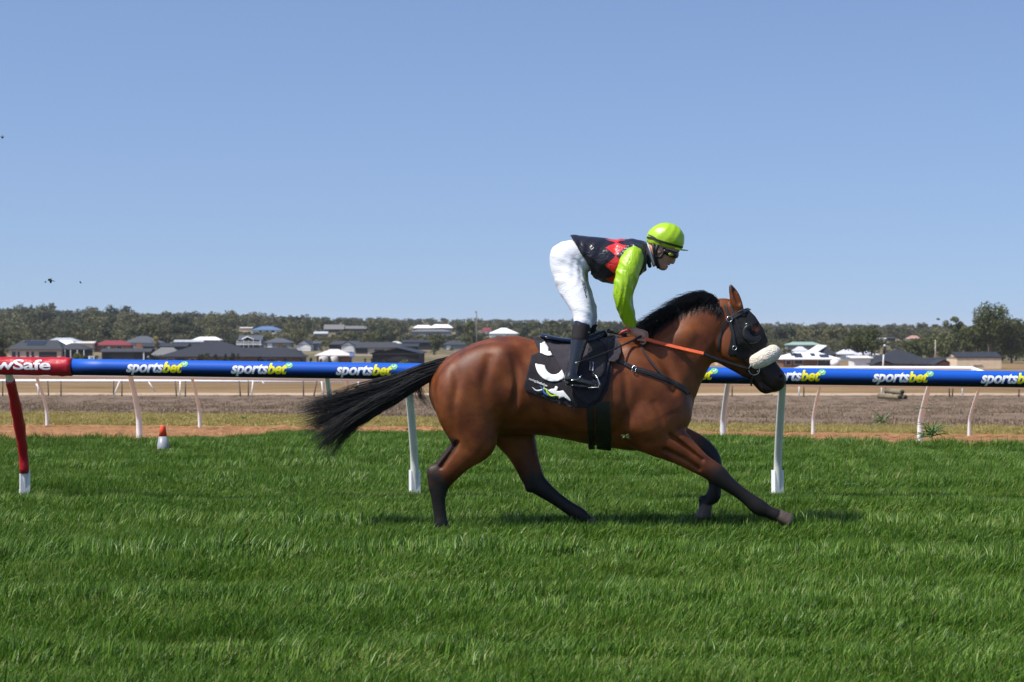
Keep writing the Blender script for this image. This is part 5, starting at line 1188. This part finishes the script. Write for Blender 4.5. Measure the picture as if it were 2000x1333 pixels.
house('lower charcoal hip roofed wing with brick wall right of the hedge', 430,592,680,697.5,714,415,'hip',W_brown,R_char,.55,11, windows=((507,516,701,709),(520,538,701,712)), doors=((488,500,706,714,M_trim),(541,548,706,714,M_trim)))
house('small charcoal roofed house with dark veranda left of the pale pavilion', 548,588,682,692,704,446,'hip',W_grey,R_char,.4)
house('pale zinc shed left of the white roofed hill house', 338,397,664.5,668,680,640,'gable_x',W_grey,R_iron, cat='shed', name='shed')
house('house with scalloped white roof below the wooded hill', 374,431,658.5,664.5,676,720,'hip',W_grey,R_white,.55)
# the two storey house with a balcony
b = house('two storey house with white balcony balustrade and slate gable roof', 464,512,655.5,664.5,686,620,'gable_x',W_grey,R_slate,0,9)
for i in range(15): extra(b, 'baluster', M_trim, 462+i*3.3, 463.2+i*3.3, 668.5, 673, 616.5, .08)
extra(b, 'balcony_deck', M_trim, 461.5, 510, 673, 674, 616.4, 3.9); extra(b, 'handrail', M_trim, 461.5, 510, 667.8, 668.5, 616.4, .1)
for px in (462.5,475,485,494,507.5): extra(b, 'veranda_post', M_trim, px, px+1, 665, 686, 616.6, .15)
for a, c in ((467,474),(478,484),(488,493),(497,506)): extra(b, 'window', M_glass, a, c, 675.5, 683, 619.9, .6)
for a, c in ((467,474),(498,506)): extra(b, 'window', M_glass, a, c, 665.5, 668, 619.9, .6)
BS = SHIFT[b.name]; s = (616.6+BS)/F; mb = MB(); zz = lambda r: H-(r-HZ)*s; v = [((472-1000)*s,616.6+BS,zz(663.5)),((483-1000)*s,616.6+BS,zz(658)),((496-1000)*s,616.6+BS,zz(663.5)),((472-1000)*s,624+BS,zz(663.5)),((483-1000)*s,624+BS,zz(658)),((496-1000)*s,624+BS,zz(663.5))]
mb.add(v, [(0,3,4,1),(1,4,5,2)]); mb.build('gable', R_slate, b); mb = MB(); mb.tube([v[0], v[1], v[2]], .16, 4); mb.build('barge_board', M_trim, b)
house('grey hip roof house right of the balcony house', 514,572,661,669.5,680,645,'hip',W_grey,R_slate,.25, doors=((522,531,671,679,M_trim),(544,551,672,680,W_brick)))
house('white gabled shed with shrubs in front', 577,609,664,673.5,686,590,'gable_y',W_white,R_dark, depth=16, cat='shed', name='shed')
house('slate side wing of the white gabled shed', 608,626,667.5,671,685,598,'flat',W_grey,R_slate, cat='shed', name='shed')
p_ = house('pale hip roofed pavilion with water tanks under its eaves', 614,686,683,694.5,712,410,'hip',W_brown,R_pale,.22, cat='pavilion', name='pavilion', windows=((638,650,697,709),))
for px, w in ((632,9),(653,7.5)):
    dt = 408.5+SHIFT[p_.name]; c = P(px, 712, dt); mb = MB(); k = F/dt; mb.lathe([(w/k,0),(w/k,14/k),(w*.7/k,15.6/k),(.05,16.2/k)], c, 20); tank = empty('water_tank', c, 'pale round water tank at the %s front of the pavilion' % ('left' if px < 640 else 'right'), 'water tank', 'water tanks of the pavilion'); mb.build('tank', M_wall('tank_plastic', (.48,.46,.43)), tank, True)
house('little white gabled house with a white garage door', 664,694,667,675,688,555,'gable_y',W_white,R_slate, depth=14, doors=((672,687,678,687,M_trim),))
house('dark roofed row house behind the little white gabled one', 640,712,666.5,673,684,590,'hip',W_dark,R_dark,.6)
h = house('long dark roofed house with cream wall and open carport', 690,786,669,679.5,696,505,'hip',W_cream,R_dark,.68,11, doors=((694,718,681,691,M_gar),(731,750,683,692,M_gar)))
house('big charcoal barn with gable to the track beside the horse tail', 722,822,679.5,691,718,375,'gable_y',W_dark,R_char, depth=26, cat='barn', name='barn')
house('charcoal shed behind the big barn', 768,818,671.5,677,690,520,'gable_x',W_dark,R_char, cat='shed', name='shed')
house('wide charcoal shed on the rise above the barn', 784,848,664,669,684,600,'gable_x',W_dark,R_char, cat='shed', name='shed')
house('cream roofed shed peeping over the long dark roof', 760,784,667.5,671.5,682,560,'hip',W_cream,R_pale,.4, cat='shed', name='shed')
house('dark roofed house with white wall by the horse rump', 864,924,666,673.5,684,610,'hip',W_grey,R_dark,.6, doors=((872,880,675,683,M_trim),))
house('blue roofed house high on the wooded hill', 489,550,637.5,645,652,940,'hip',W_white,R_blue,.30, windows=((506,511,646,650),(518,524,646,650),(530,536,646,650)))
house('cream shed beside the blue roofed hill house', 467,493,639.5,641,648,960,'gable_x',W_beige,R_pale, cat='shed', name='shed')
house('grey roofed house on the skyline of the hill', 632,672,634.5,643.5,650,980,'gable_x',W_dark,R_grey)
house('second grey roof stepping down from the skyline house', 668,716,637,642.5,650,1000,'gable_x',W_dark,R_grey)
house('small pale blue shed below the skyline house', 612,640,648,652,657,900,'gable_x',W_grey,R_iron, cat='shed', name='shed')
house('left half of the long white roof on the ridge', 805,848,635.5,641,648,930,'hip',W_grey,R_white,.5); house('right half of the long white roof on the ridge', 838,885,634,640.5,648,925,'hip',W_grey,R_white,.55)
house('grey house tucked under the long white ridge roof', 800,882,644,648,656,880,'hip',W_grey,R_grey,.6)
house('tiny red roof on the ridge beside the power pole', 939,961,640.5,646.5,652,930,'hip',W_white,R_red,.5)
house('brilliant white hip roof just above the horse back', 954,1013,641,651.5,662,790,'hip',W_white,R_white,.16)
house('pale green roofed long house among trees right of the horse head', 1536,1606,668.5,674,684,610,'hip',W_grey,R_green,.55)
house('small white gable behind the solar roofed house', 1552,1580,677.5,686,698,540,'hip',W_white,R_lil,.3)
e = house('charcoal roofed house with a tilted white skillion', 1592,1636,679,693,704,520,'hip',W_dark,R_char,.2)
q = SHIFT[e.name]; sk4 = [P(1574,688,517+q),P(1590,692,517+q),P(1616,675,524+q),P(1596,674,524+q)]; mb = MB(); mb.add(sk4, [(0,1,2,3)]); mb.add([p+Vector((0,0,-.25)) for p in sk4], [(3,2,1,0)]); mb.build('skillion_roof', R_white, e)
sr = house('white roofed house covered with black solar panels', 1526,1642,688.5,701.5,718,450,'hip',W_brown,R_white,.38,12, windows=((1536,1545,705,713),(1552,1568,704,712),(1598,1622,704,717)), solar=((1549,1560,691.5,696.5),(1554,1570,692,699.5),(1588,1596,692,697),(1604,1622,694,699.5)))
dt = 447+SHIFT[sr.name]; c = P(1631, 716, dt); mb = MB(); k = F/dt; mb.lathe([(9/k,0),(9/k,11/k),(6/k,12.6/k),(.05,13/k)], c, 20); t_ = empty('water_tank', c, 'white round water tank beside the solar roofed house', 'water tank'); mb.build('tank', W_white, t_, True)
house('lilac white roofed house left of the lone tree', 1638,1678,683,692,704,500,'hip',W_white,R_lil,.3); house('lilac white roofed house right of the lone tree', 1678,1718,685.5,693.5,706,490,'hip',W_white,R_lil,.15)
house('low plain white building behind the lone tree trunk', 1664,1706,696.5,699,718,440,'flat',W_white,R_white, cat='building', name='building')
h = house('charcoal hip roofed brick house with two gables facing the track', 1702,1832,684.5,711,724,385,'hip',W_brick,R_char,.12,14)
house('small left gable of the charcoal roofed brick house', 1706,1748,704.5,712,723,372,'gable_y',W_brick,R_char, depth=7, name='house_gable', cat='gable'); house('right wing with a gable beside the beige shed', 1784,1866,700,711.5,724,384,'gable_x',W_brick,R_char, depth=9, name='house_wing', cat='house')
house('small right gable in front of the brick wing', 1826,1864,703,712,723,371,'gable_y',W_brick,R_char, depth=6, name='house_gable', cat='gable')
sh = house('beige clad shed with charcoal roof at the right', 1868,1958,688.5,698,726,365,'gable_x',W_beige,R_char, depth=9, cat='shed', name='shed', over=.15)
extra(sh, 'door_track', M_wall('beige_dark', (.36,.29,.2)), 1902, 1919, 712.8, 713.6, 365.0, .3)
house('tiny white hut on the far right hill', 1710,1732,660,662,667,820,'flat',W_white,R_white, cat='hut', name='hut'); house('tiny dark shed beside the white hut', 1733,1750,659,661,667,840,'flat',W_dark,R_dark, cat='shed', name='shed')
house('small pink roofed house on the far right hill', 1774,1800,656,662,668,830,'hip',W_white,R_pink,.4)
house('pale house half hidden behind the horse chin', 1398,1436,690,697,714,460,'hip',W_cream,R_lil,.4)

# poles and signs
def pole(label, px, top, base, d, r, m, arms=(), name='power_pole', cat='pole', lean=0):
    e = empty(name, P(px, base, d), label, cat); mb = MB(); s = d/F; zb = min(H-(base-HZ)*s, float(ground_z((px-1000)*s, d)))-.3
    a = P(px, base, d); a.z = zb; mb.tube([a, P(px+lean, top, d)], [r, r*.7], 8); mb.build('pole', m, e, True)
    for row, w in arms: mb = MB(); mb.box((px-w-1000)*s, (px+w-1000)*s, d-.15, d-.0, H-(row+.5-HZ)*s, H-(row-.5-HZ)*s); mb.build('cross_arm', m, e)
    return e
M_pw = mat('grey_pole', (.16,.14,.12), .9, noise_s=3, noise_a=.3); M_pl = mat('pale_pole', (.42,.36,.30), .8)
e = pole('dark ragged post rising above the ridge over the rump', 932, 608, 664, 600, .22, M_pw, lean=-1.5); mb = MB(); mb.tube([P(930.5,609,600), P(928.5,608.5,600), P(928.3,612,600)], .12, 6); mb.tube([P(931.5,626,600), P(929,630,600), P(929,634,600)], .12, 6); mb.build('stub', M_pw, e)
pole('tall pale pole beside the big gum tree', 1907, 655, 692, 470, .18, M_pl); pole('power pole with two cross arms beside the big gum tree', 1931, 657, 692, 480, .16, M_pw, ((669,7),(673,6)))
pole('pale pole in front of the hedge of trees', 1827, 664, 698, 480, .16, M_pl); pole('slim pole left of the charcoal hip roof', 1774, 660, 690, 560, .15, M_pl); pole('slim pole above the charcoal hip roof', 1788, 679, 694, 520, .15, M_pl)
e = pole('white lamp post with a black upper half and pale globe', 1724, 690, 722, 300, .13, M_trim, name='lamp_post', cat='lamp post', lean=2)
mb = MB(); mb.tube([P(1726,692,300), P(1728,676,300)], .16, 10); mb.build('dark_housing', W_dark, e, True); mb = MB(); c = P(1728,675.5,300); mb.lathe([(.02,-.15),(.16,-.08),(.19,0),(.14,.12),(.02,.17)], c, 12); mb.build('globe', M_trim, e, True)
e = empty('distance_sign', P(178,706,200), 'small white sign with dark figures above the blue rail', 'sign'); s = 200/F
mb = MB(); mb.box((172.5-1000)*s, (184-1000)*s, 200, 200.06, H-(703-HZ)*s, H-(696-HZ)*s); mb.build('board', M_trim, e); mb = MB(); mb.tube([P(178,702,200.1), P(178,722,200.1)], .04, 6); mb.build('stake', M_pw, e)
v, f = flat_text('28', 7*s, .2, .06*s); mesh_obj('figures', [((174.5-1000)*s+x, 199.98, H-(702-HZ)*s+y) for x, y in v], f, W_dark, e)
e = empty('blue_sign', P(687,706,400), 'small blue sign board beside the pale pavilion', 'sign'); s = 400/F
mb = MB(); mb.box((683-1000)*s, (691.5-1000)*s, 400, 400.1, H-(698-HZ)*s, H-(688-HZ)*s); mb.build('board', mat('sign_blue', (.03,.13,.5), .5), e); mb = MB(); mb.tube([P(687,697,400.2), P(687,712,400.2)], .06, 6); mb.build('stake', M_pw, e)
v, f = flat_text('30', 7*s, 0, .04*s); mesh_obj('figures', [((683.8-1000)*s+x, 399.96, H-(695.6-HZ)*s+y) for x, y in v], f, M_trim, e)
# ------------------------------------------------------------------ trees
def leaf_mat(name, dark, mid, light, sc, attr=None):
    m = bpy.data.materials.new(name); m.use_nodes = True; n, L, b = nodes_of(m); b.inputs['Roughness'].default_value = .6; b.inputs['Specular IOR Level'].default_value = .2
    oi = n.new('ShaderNodeObjectInfo'); g = n.new('ShaderNodeNewGeometry'); t = n.new('ShaderNodeTexNoise'); t.inputs['Scale'].default_value = sc; t.inputs['Detail'].default_value = 4; L.new(g.outputs['Position'], t.inputs['Vector'])
    a = n.new('ShaderNodeMath'); a.operation = 'MULTIPLY_ADD'; a.inputs[1].default_value = .55; aa = n.new('ShaderNodeAttribute'); aa.attribute_name = attr or 'none'; L.new(aa.outputs['Fac'] if attr else oi.outputs['Random'], a.inputs[0]); s = n.new('ShaderNodeMath'); s.operation = 'MULTIPLY'; s.inputs[1].default_value = .62; L.new(t.outputs['Fac'], s.inputs[0]); L.new(s.outputs[0], a.inputs[2])
    r = ramp(n, [(.22, dark), (.5, mid), (.8, light)]); L.new(a.outputs[0], r.inputs[0]); L.new(r.outputs[0], b.inputs['Base Color'])
    tr = n.new('ShaderNodeBsdfTranslucent'); L.new(r.outputs[0], tr.inputs['Color']); mx = n.new('ShaderNodeMixShader'); mx.inputs[0].default_value = .2; L.new(b.outputs[0], mx.inputs[1]); L.new(tr.outputs[0], mx.inputs[2]); L.new(mx.outputs[0], n['Material Output'].inputs['Surface'])
    return m
L_gum = leaf_mat('gum_leaves', (.030,.042,.016), (.060,.076,.026), (.115,.125,.045), .25); L_far = leaf_mat('hill_leaves', (.022,.030,.017), (.066,.074,.034), (.15,.142,.062), .03)
M_bark = mat('bark', (.16,.12,.09), .9, .1, noise_s=4, noise_a=.3)
def crown_data(seed, n_cl, per, w, h, flat, leaf, umbrella=0.):
    "leaf-card crown about the origin: width w, height h (unit metres), uneven clumps with gaps"
    r = np.random.default_rng(seed); V = []; 
    for i in range(n_cl):
        a = r.uniform(0, 2*PI); q = math.sqrt(r.random())*.8; zz = r.uniform(.15, .85) if not umbrella else r.uniform(.45, .95)
        prof = math.sin(PI*min(1, max(.1, zz*.9+.05)))**.6 if not umbrella else 1-.45*abs(zz-.65)
        c = np.array([math.cos(a)*q*w/2*prof, math.sin(a)*q*w/2*prof, zz*h]); rad = r.uniform(.16, .30)*w*(1 if not umbrella else .8)
        d = r.normal(0, 1, (per, 3)); d /= np.linalg.norm(d, axis=1)[:, None]; rr = rad*(r.random(per)**.45); p = c+d*rr[:, None]*np.array([1, 1, flat])
        nrm = d+r.normal(0, .7, (per, 3)); nrm /= np.linalg.norm(nrm, axis=1)[:, None]
        t = np.cross(nrm, r.normal(0, 1, (per, 3))); t /= np.linalg.norm(t, axis=1)[:, None]; b = np.cross(nrm, t); sz = leaf*r.uniform(.5, 1.3, per)[:, None]
        V.append(np.stack([p-t*sz, p+b*sz*.6, p+t*sz, p-b*sz*.6], 1))
    V = np.concatenate(V).reshape(-1, 3); k = len(V)//4; return V.astype(np.float32), np.arange(k*4, dtype=np.int32).reshape(k, 4)
def mesh_only(name, V, Fq, material):
    o = fast_mesh(name, V, Fq, material, None, False); me = o.data; bpy.data.objects.remove(o); return me
def trunk_mesh(name, h, r, seed, split=.45):
    q = random.Random(seed); mb = MB(); top = Vector((q.uniform(-.3,.3), q.uniform(-.3,.3), h*split)); mb.tube([(0,0,-.4),(top.x*.4,top.y*.4,h*split*.5),top], [r,r*.8,r*.62], 7)
    for _ in range(4):
        e = Vector((q.uniform(-1,1)*h*.3, q.uniform(-1,1)*h*.3, h*q.uniform(.62,.85))); mb.tube([top, top.lerp(e, .5)+Vector((0,0,-.1*h*.2)), e], [r*.5,r*.35,r*.14], 5)
    me = bpy.data.meshes.new(name); me.from_pydata(mb.v, [], mb.f); me.materials.append(M_bark); return me
# hill kinds (height about 7 m)
KIND = []
for i in range(7):
    V_, F_ = crown_data(100+i, 9+i % 3*2, 52, 8.2, 7.2, .75, .42, umbrella=(i % 3 == 2)); KIND.append((V_, F_, mesh_only('crown', V_, F_, L_far), trunk_mesh('trunk', 7, .22, i)))
def tree(px, row, d, hgt, kind, label, group=None, wid=None, name='gum_tree', sc_l=None):
    x = (px-1000)/F*d; z = float(ground_z(x, d)); e = empty(name, (x, d, z), label, 'tree', group); s = hgt/7.6; V_, F_, cm, tm = KIND[kind]
    rz = random.uniform(0, 6.28); sx = s if wid is None else wid/8.4
    for nm, me in (('trunk', tm), ('crown', cm)):
        o = bpy.data.objects.new(nm, me); o.scale = (sx, sx, s); o.rotation_euler = (0, 0, rz); link(o, e)
    return e
# wooded hill: many trees; the largest stand as things, the rest as one wood
cand = []; r = random.Random(5)
skyl = lambda px: float(np.interp(px, [-600,0,300,500,700,1000,1300,1500,1650,1750,2000,2600],[600,603,617,621,630,636,638,640,647,642,644,646]))
def blocked(px, d, hgt):
    w = 4.0*F/d; rb = HZ+(H-float(ground_z((px-1000)/F*d, d)))*F/d; top = rb-hgt*F/d
    for a, b, t, bb, hd in RECTS:
        if d < hd+6 and px+w*.8 > a and px-w*.8 < b and top < bb-.35*(bb-t) and rb > t: return True
    return False
for _ in range(9000):
    d = math.exp(r.uniform(math.log(560), math.log(2100))); px = r.uniform(-450, 2450); x = (px-1000)/F*d; z = float(ground_z(x, d)); rb = HZ+(H-z)*F/d; hgt = r.uniform(4.0, 9.0) if d < 900 else r.uniform(5.5, 12.5)
    if 60 < px < 230 and 1250 < d < 1500 and r.random() < .93: continue          # pale cleared strips
    if d < 760 and r.random() < .80: continue
    if px > 1700 and d < 800 and px < 1880 and r.random() < .6: continue
    top = rb-hgt*F/d
    if top < skyl(px)-3: hgt = max(4.0, (rb-skyl(px))*d/F+r.uniform(-1.2, 2.6))
    if d > 1200 and r.random() < .10: hgt *= r.uniform(1.2, 1.7)
    if blocked(px, d, hgt):
        hgt = r.uniform(1.6, 3.2)
        if d < 600 or blocked(px, d, hgt): continue
    cand.append((px, rb, d, hgt, r.randrange(7)))
# thin them so neighbours do not pile up
cand.sort(key=lambda c: c[2]); keep = []; cells = {}
for c in cand:
    key = (int(c[0]/(25*700/c[2])), int(math.log(c[2])*26))
    if cells.get(key, 0) >= 1: continue
    cells[key] = 1; keep.append(c)
inview = [c for c in keep if -20 < c[0] < 2020]; inview.sort(key=lambda c: -c[3]/c[2]); big = inview[:110]; ORD = {}; bigset = set(big); rest = [c for c in keep if c not in bigset]
for px, rb, d, hgt, k in big:
    kindn = 'spreading flat topped' if k % 3 == 2 else 'rounded bushy'; nx, nr, nl = min(NAMED, key=lambda q: abs(q[0]-px)+2*abs(q[1]-rb))
    rel = ('left of' if px < nx-12 else 'right of' if px > nx+12 else 'straight above'); rel = ('above and to the '+rel if rb < nr-9 and rel[0] != 's' else rel); key = (kindn, rel, nl); ORD[key] = ORD.get(key, 0)+1
    o_ = ORD[key]; wd = '' if o_ == 1 else ('second','third','fourth','fifth','sixth','seventh','eighth','ninth','tenth','eleventh','twelfth','thirteenth','fourteenth','fifteenth','sixteenth','seventeenth','eighteenth','nineteenth','twentieth')[min(o_-2, 18)]+' '
    tree(px, rb, d, hgt, k, ' '.join(('%s%s gum %s the %s' % (wd, kindn, rel, nl)).split()[:16]), '%s gums of the wooded hill' % kindn)
for _ in range(7000):        # low scrub between the trees and houses
    d = math.exp(r.uniform(math.log(600), math.log(1300))); px = r.uniform(-300, 2300); hgt = r.uniform(1.5, 4.5)
    if px > 1700 and d < 760: continue
    if d < 720 and r.random() < .75: continue
    if blocked(px, d, hgt): continue
    rest.append((px, 0, d, hgt, r.randrange(7)))
Vs, Fs, n0 = [], [], 0
for px, rb, d, hgt, k in rest:
    V_, F_ = KIND[k][:2]; s = hgt/7.6; a = r.uniform(0, 6.28); ca, sa = math.cos(a), math.sin(a); x = (px-1000)/F*d; z = float(ground_z(x, d))
    step = (1 if d < 1000 else 2) if hgt > 4.5 else 4; Fk = F_[::step]; Vk = V_.reshape(-1, 4, 3)[::step].reshape(-1, 3)*np.array([s, s, s]); c0 = Vk.reshape(-1, 4, 3).mean(1, keepdims=True); Vk = (c0+(Vk.reshape(-1, 4, 3)-c0)*(1.0 if step == 1 else 1.35 if step == 2 else 1.9)).reshape(-1, 3)
    Vk = np.stack([Vk[:, 0]*ca-Vk[:, 1]*sa+x, Vk[:, 0]*sa+Vk[:, 1]*ca+d, Vk[:, 2]+z], 1); Vs.append(Vk); Fs.append(np.arange(len(Vk)).reshape(-1, 4)+n0); n0 += len(Vk)
L_wood = leaf_mat('wood_leaves', (.022,.030,.017), (.066,.074,.034), (.15,.142,.062), .012, 'tone'); wood = fast_mesh('far_wood', np.concatenate(Vs), np.concatenate(Fs), L_wood, None, False); wa = wood.data.attributes.new('tone', 'FLOAT', 'POINT'); wa.data.foreach_set('value', np.concatenate([np.full(len(v), t_) for v, t_ in zip(Vs, rng.random(len(Vs)))]).astype(np.float32)); tag(wood, 'distant olive green wood covering the hill behind the town', 'wood', kind='stuff')
print('trees', len(big), 'rest', len(rest))
# nearer single trees
def big_tree(label, px, base, top, wpx, d, seed, n_cl=16, per=120, umbrella=0., leaf=.30, split=.4, clear=.22, tr=.3, flat=.75, material=None, name='gum_tree', group=None):
    s = d/F; x = (px-1000)*s; z = H-(base-HZ)*s; z = min(z, float(ground_z(x, d))+.5) if base > 690 else float(ground_z(x, d)); hh = H-(top-HZ)*s-z; w = wpx*s
    e = empty(name, (x, d, z), label, 'tree', group); V_, F_ = crown_data(seed, n_cl, per, w*.92, hh*(1-clear)*.95, flat, leaf, umbrella); V_[:, 2] *= hh*(1-clear)/max(.1, float(np.percentile(V_[:, 2], 99.3))); V_ = V_+np.array([0, 0, hh*clear], np.float32)
    o = bpy.data.objects.new('crown', mesh_only('crown', V_, F_, material or L_gum)); link(o, e); o2 = bpy.data.objects.new('trunk', trunk_mesh('trunk', hh, tr, seed, split)); link(o2, e); return e
big_tree('lone round crowned tree with bare trunk before the white building', 1688, 720, 637, 88, 405, 201, 20, 150, leaf=.24, clear=.30, split=.36, tr=.28)
big_tree('tallest gum tree with open layered crown at the right', 1934, 706, 595, 92, 470, 202, 22, 190, leaf=.30, clear=.26, split=.42, tr=.38)
big_tree('tall gum right of the tallest one at the frame edge', 1976, 706, 622, 84, 475, 203, 20, 170, leaf=.30, clear=.08)
big_tree('yellowish gum left of the tallest gum', 1903, 702, 622, 62, 470, 204, 16, 160, leaf=.28, clear=.1)
big_tree('open crowned gum standing over the hedge', 1861, 702, 620, 46, 520, 205, 9, 130, umbrella=.1, leaf=.28, clear=.4, tr=.2)
big_tree('slender flat topped gum above the hedge of trees', 1829, 700, 622, 20, 560, 206, 4, 110, umbrella=.1, leaf=.24, clear=.6, flat=.4, tr=.12)
for i, (px, top, w) in enumerate(((1778,672,34),(1800,670,36),(1822,664,40),(1846,658,44),(1872,656,46),(1896,655,42),(1920,660,44),(1950,655,46),(1984,658,50),(2010,650,50),(1925,640,50),(1958,645,46))):
    big_tree('%s bushy tree of the hedge row behind the beige shed' % ('first second third fourth fifth sixth seventh eighth ninth tenth eleventh twelfth'.split()[i]), px, 704, top-9, w*1.35, 500+i % 3*14, 220+i, 13, 130, leaf=.28, clear=.03, split=.3, name='hedge_tree', group='hedge trees behind the beige shed')
big_tree('dark tree cut by the left frame edge beside the garage house', 2, 706, 656, 34, 430, 240, 12, 130, leaf=.26, clear=.05)
big_tree('dark round tree on the ridge left of the ragged post', 916, 668, 628, 34, 640, 241, 10, 110, leaf=.34, clear=.1); big_tree('dark bushy tree above the charcoal shed', 848, 684, 652, 34, 640, 242, 9, 110, leaf=.32, clear=.08)
big_tree('pale yellow green willow above the long dark roof', 735, 684, 650, 30, 640, 243, 9, 120, leaf=.26, clear=.05, material=leaf_mat('willow_leaves', (.06,.07,.02), (.10,.11,.04), (.16,.16,.06), .3)); big_tree('yellow flowering wattle behind the slate roofs', 304, 676, 658, 17, 640, 244, 6, 90, leaf=.26, clear=.05, material=leaf_mat('wattle_leaves', (.16,.12,.02), (.25,.19,.03), (.34,.26,.05), .5), name='wattle_tree')
L_shrub = leaf_mat('shrub_leaves', (.018,.026,.010), (.032,.044,.015), (.06,.075,.025), .8)
for i, (px, w, t) in enumerate(((392,14,692),(404,15,690),(420,15,692),(438,14,691),(452,14,690),(465,13,691),(478,9,697),(506,9,700),(538,9,700),(555,9,698),(572,8,700),(588,8,700),(608,9,699),(626,8,701),(645,8,700),(712,8,700),(727,9,701),(738,8,703),(752,9,699),(790,26,703))):
    big_tree('%s clipped dark shrub from the left in the row above the blue rail' % ('first second third fourth fifth sixth seventh eighth ninth tenth eleventh twelfth thirteenth fourteenth fifteenth sixteenth seventeenth eighteenth nineteenth'.split()[i]) if i != 19 else 'pale green bush in front of the big charcoal barn', px, 713, t, w, 340, 260+i, 5, 70, leaf=.10, clear=.0, split=.3, tr=.04, flat=1.1, material=L_shrub if i != 19 else MATS.setdefault('bush', leaf_mat('bush_leaves', (.06,.07,.015), (.10,.11,.025), (.15,.15,.04), 1)), name='shrub', group='shrubs along the fence' if i != 19 else None)
for i, (px, w, t) in enumerate(((150,34,690),(185,30,692),(160,18,694),(300,20,692),(316,14,694))):
    big_tree(('bushy garden shrub left of the dark clad shed', 'low garden shrub in front of the dark clad shed', 'small garden shrub behind the white sign', 'olive shrub between dark shed and wide roof', 'small shrub at the left of the wide roof')[i], px, 712, t, w, 400, 290+i, 7, 80, leaf=.16, clear=0, flat=.8, material=MATS['bush'] if i % 2 == 0 else L_shrub, name='shrub')

# turf kicked up by the hooves
M_clod = mat('turf_clod', (.035,.028,.016), .95, .1, noise_s=40, noise_a=.4)
def clod(label, px, py, d, size, blades, seed, name='turf_clod', cat='clod', lumps=3, length=.05, spread=1.0):
    q = random.Random(seed); e = empty(name, P(px, py, d), label, cat, 'turf thrown up by the hooves'); c = P(px, py, d)
    if lumps:
        fl = Field(tuple(np.array(c)-size*1.6), tuple(np.array(c)+size*1.6), size/7)
        for _ in range(lumps): fl.ell((c.x+q.uniform(-.5,.5)*size, c.y+q.uniform(-.4,.4)*size, c.z+q.uniform(-.5,.5)*size), (size*q.uniform(.25,.6), size*.35, size*q.uniform(.25,.5)), q.uniform(-1,1), size*.2)
        V_, Q_ = fl.mesh(); fast_mesh('soil', V_, Q_, M_clod, e)
    if blades:
        mb = MB()
        for _ in range(blades):
            a = q.uniform(0, 6.28); el = q.uniform(-.5, 1.0)*spread; L = length*q.uniform(.5, 1.2); dr = Vector((math.cos(a), math.sin(a)*.6, el)).normalized(); b0_ = c+Vector((q.uniform(-1,1),q.uniform(-1,1),q.uniform(-1,1)))*size*.4; b1 = b0_+dr*L*.6; b2 = b1+(dr+Vector((0,0,-.5))).normalized()*L*.4
            mb.tube([b0_, b1, b2], [.0028,.0024,.0005], 4)
        o = mb.build('grass_blades', mat('torn_grass', (.05,.11,.015), .5, noise_s=30, noise_a=.3), e)
        tn_ = o.data
    return e
clod('dark turf clod with a trailing lump high over the rail at left', 98, 548.5, 13.2, .022, 7, 1, length=.03); clod('tiny dark soil lump trailing the clod at left', 88, 552, 13.2, .008, 2, 11, lumps=1, length=.015)
clod('small dark soil crumb right of the flying clod', 157, 552, 13.3, .010, 0, 2); clod('small dark turf clod near the left frame edge in the sky', 6, 269, 13.0, .011, 3, 3, length=.016); clod('tiny soil crumb in the sky right of the frame edge clod', 212, 297, 13.2, .006, 0, 4, lumps=1)
clod('loose tuft of torn grass flying low in front of the right rail', 1818, 848, 12.6, .05, 46, 5, 'torn_grass_tuft', 'grass tuft', 0, .13); clod('thin tuft of torn grass in the air right of the horse', 1722, 822, 12.8, .05, 16, 6, 'torn_grass_tuft', 'grass tuft', 0, .09)
clod('single torn grass stalk flying above the tuft at right', 1806, 796, 12.8, .02, 2, 7, 'torn_grass_tuft', 'grass tuft', 0, .10, .3); clod('dark little grass tuft in the air above the cone', 475, 816, 13.6, .012, 9, 8, 'torn_grass_tuft', 'grass tuft', 1, .03)
clod('scrap of torn grass flying just above the turf at right', 1665, 945, 12.6, .02, 5, 9, 'torn_grass_tuft', 'grass tuft', 0, .09, .4); clod('dry grass scrap stuck to the girth behind the elbow', 1222, 852, 12.98, .012, 10, 10, 'torn_grass_tuft', 'grass tuft', 0, .035)

# ------------------------------------------------------------------ a little air between here and the hill
hz = bpy.data.materials.new('air'); hz.use_nodes = True; hn = hz.node_tree.nodes; hn.remove(hn['Principled BSDF'])
pv = hn.new('ShaderNodeVolumePrincipled'); pv.inputs['Color'].default_value = (.82,.90,1,1); pv.inputs['Density'].default_value = 0.00006; pv.inputs['Anisotropy'].default_value = .0
hz.node_tree.links.new(pv.outputs[0], hn['Material Output'].inputs['Volume'])
zs = [v.co.z for o in COL.objects if o.type == 'MESH' and o.name in ('hillside', 'dry_paddock') for v in o.data.vertices]
mb = MB(); mb.box(-9000, 9000, -60, 26500, min(zs)-1, max(max(zs)+4, 45)); hb = mb.build('haze', hz); tag(hb, kind='stuff')
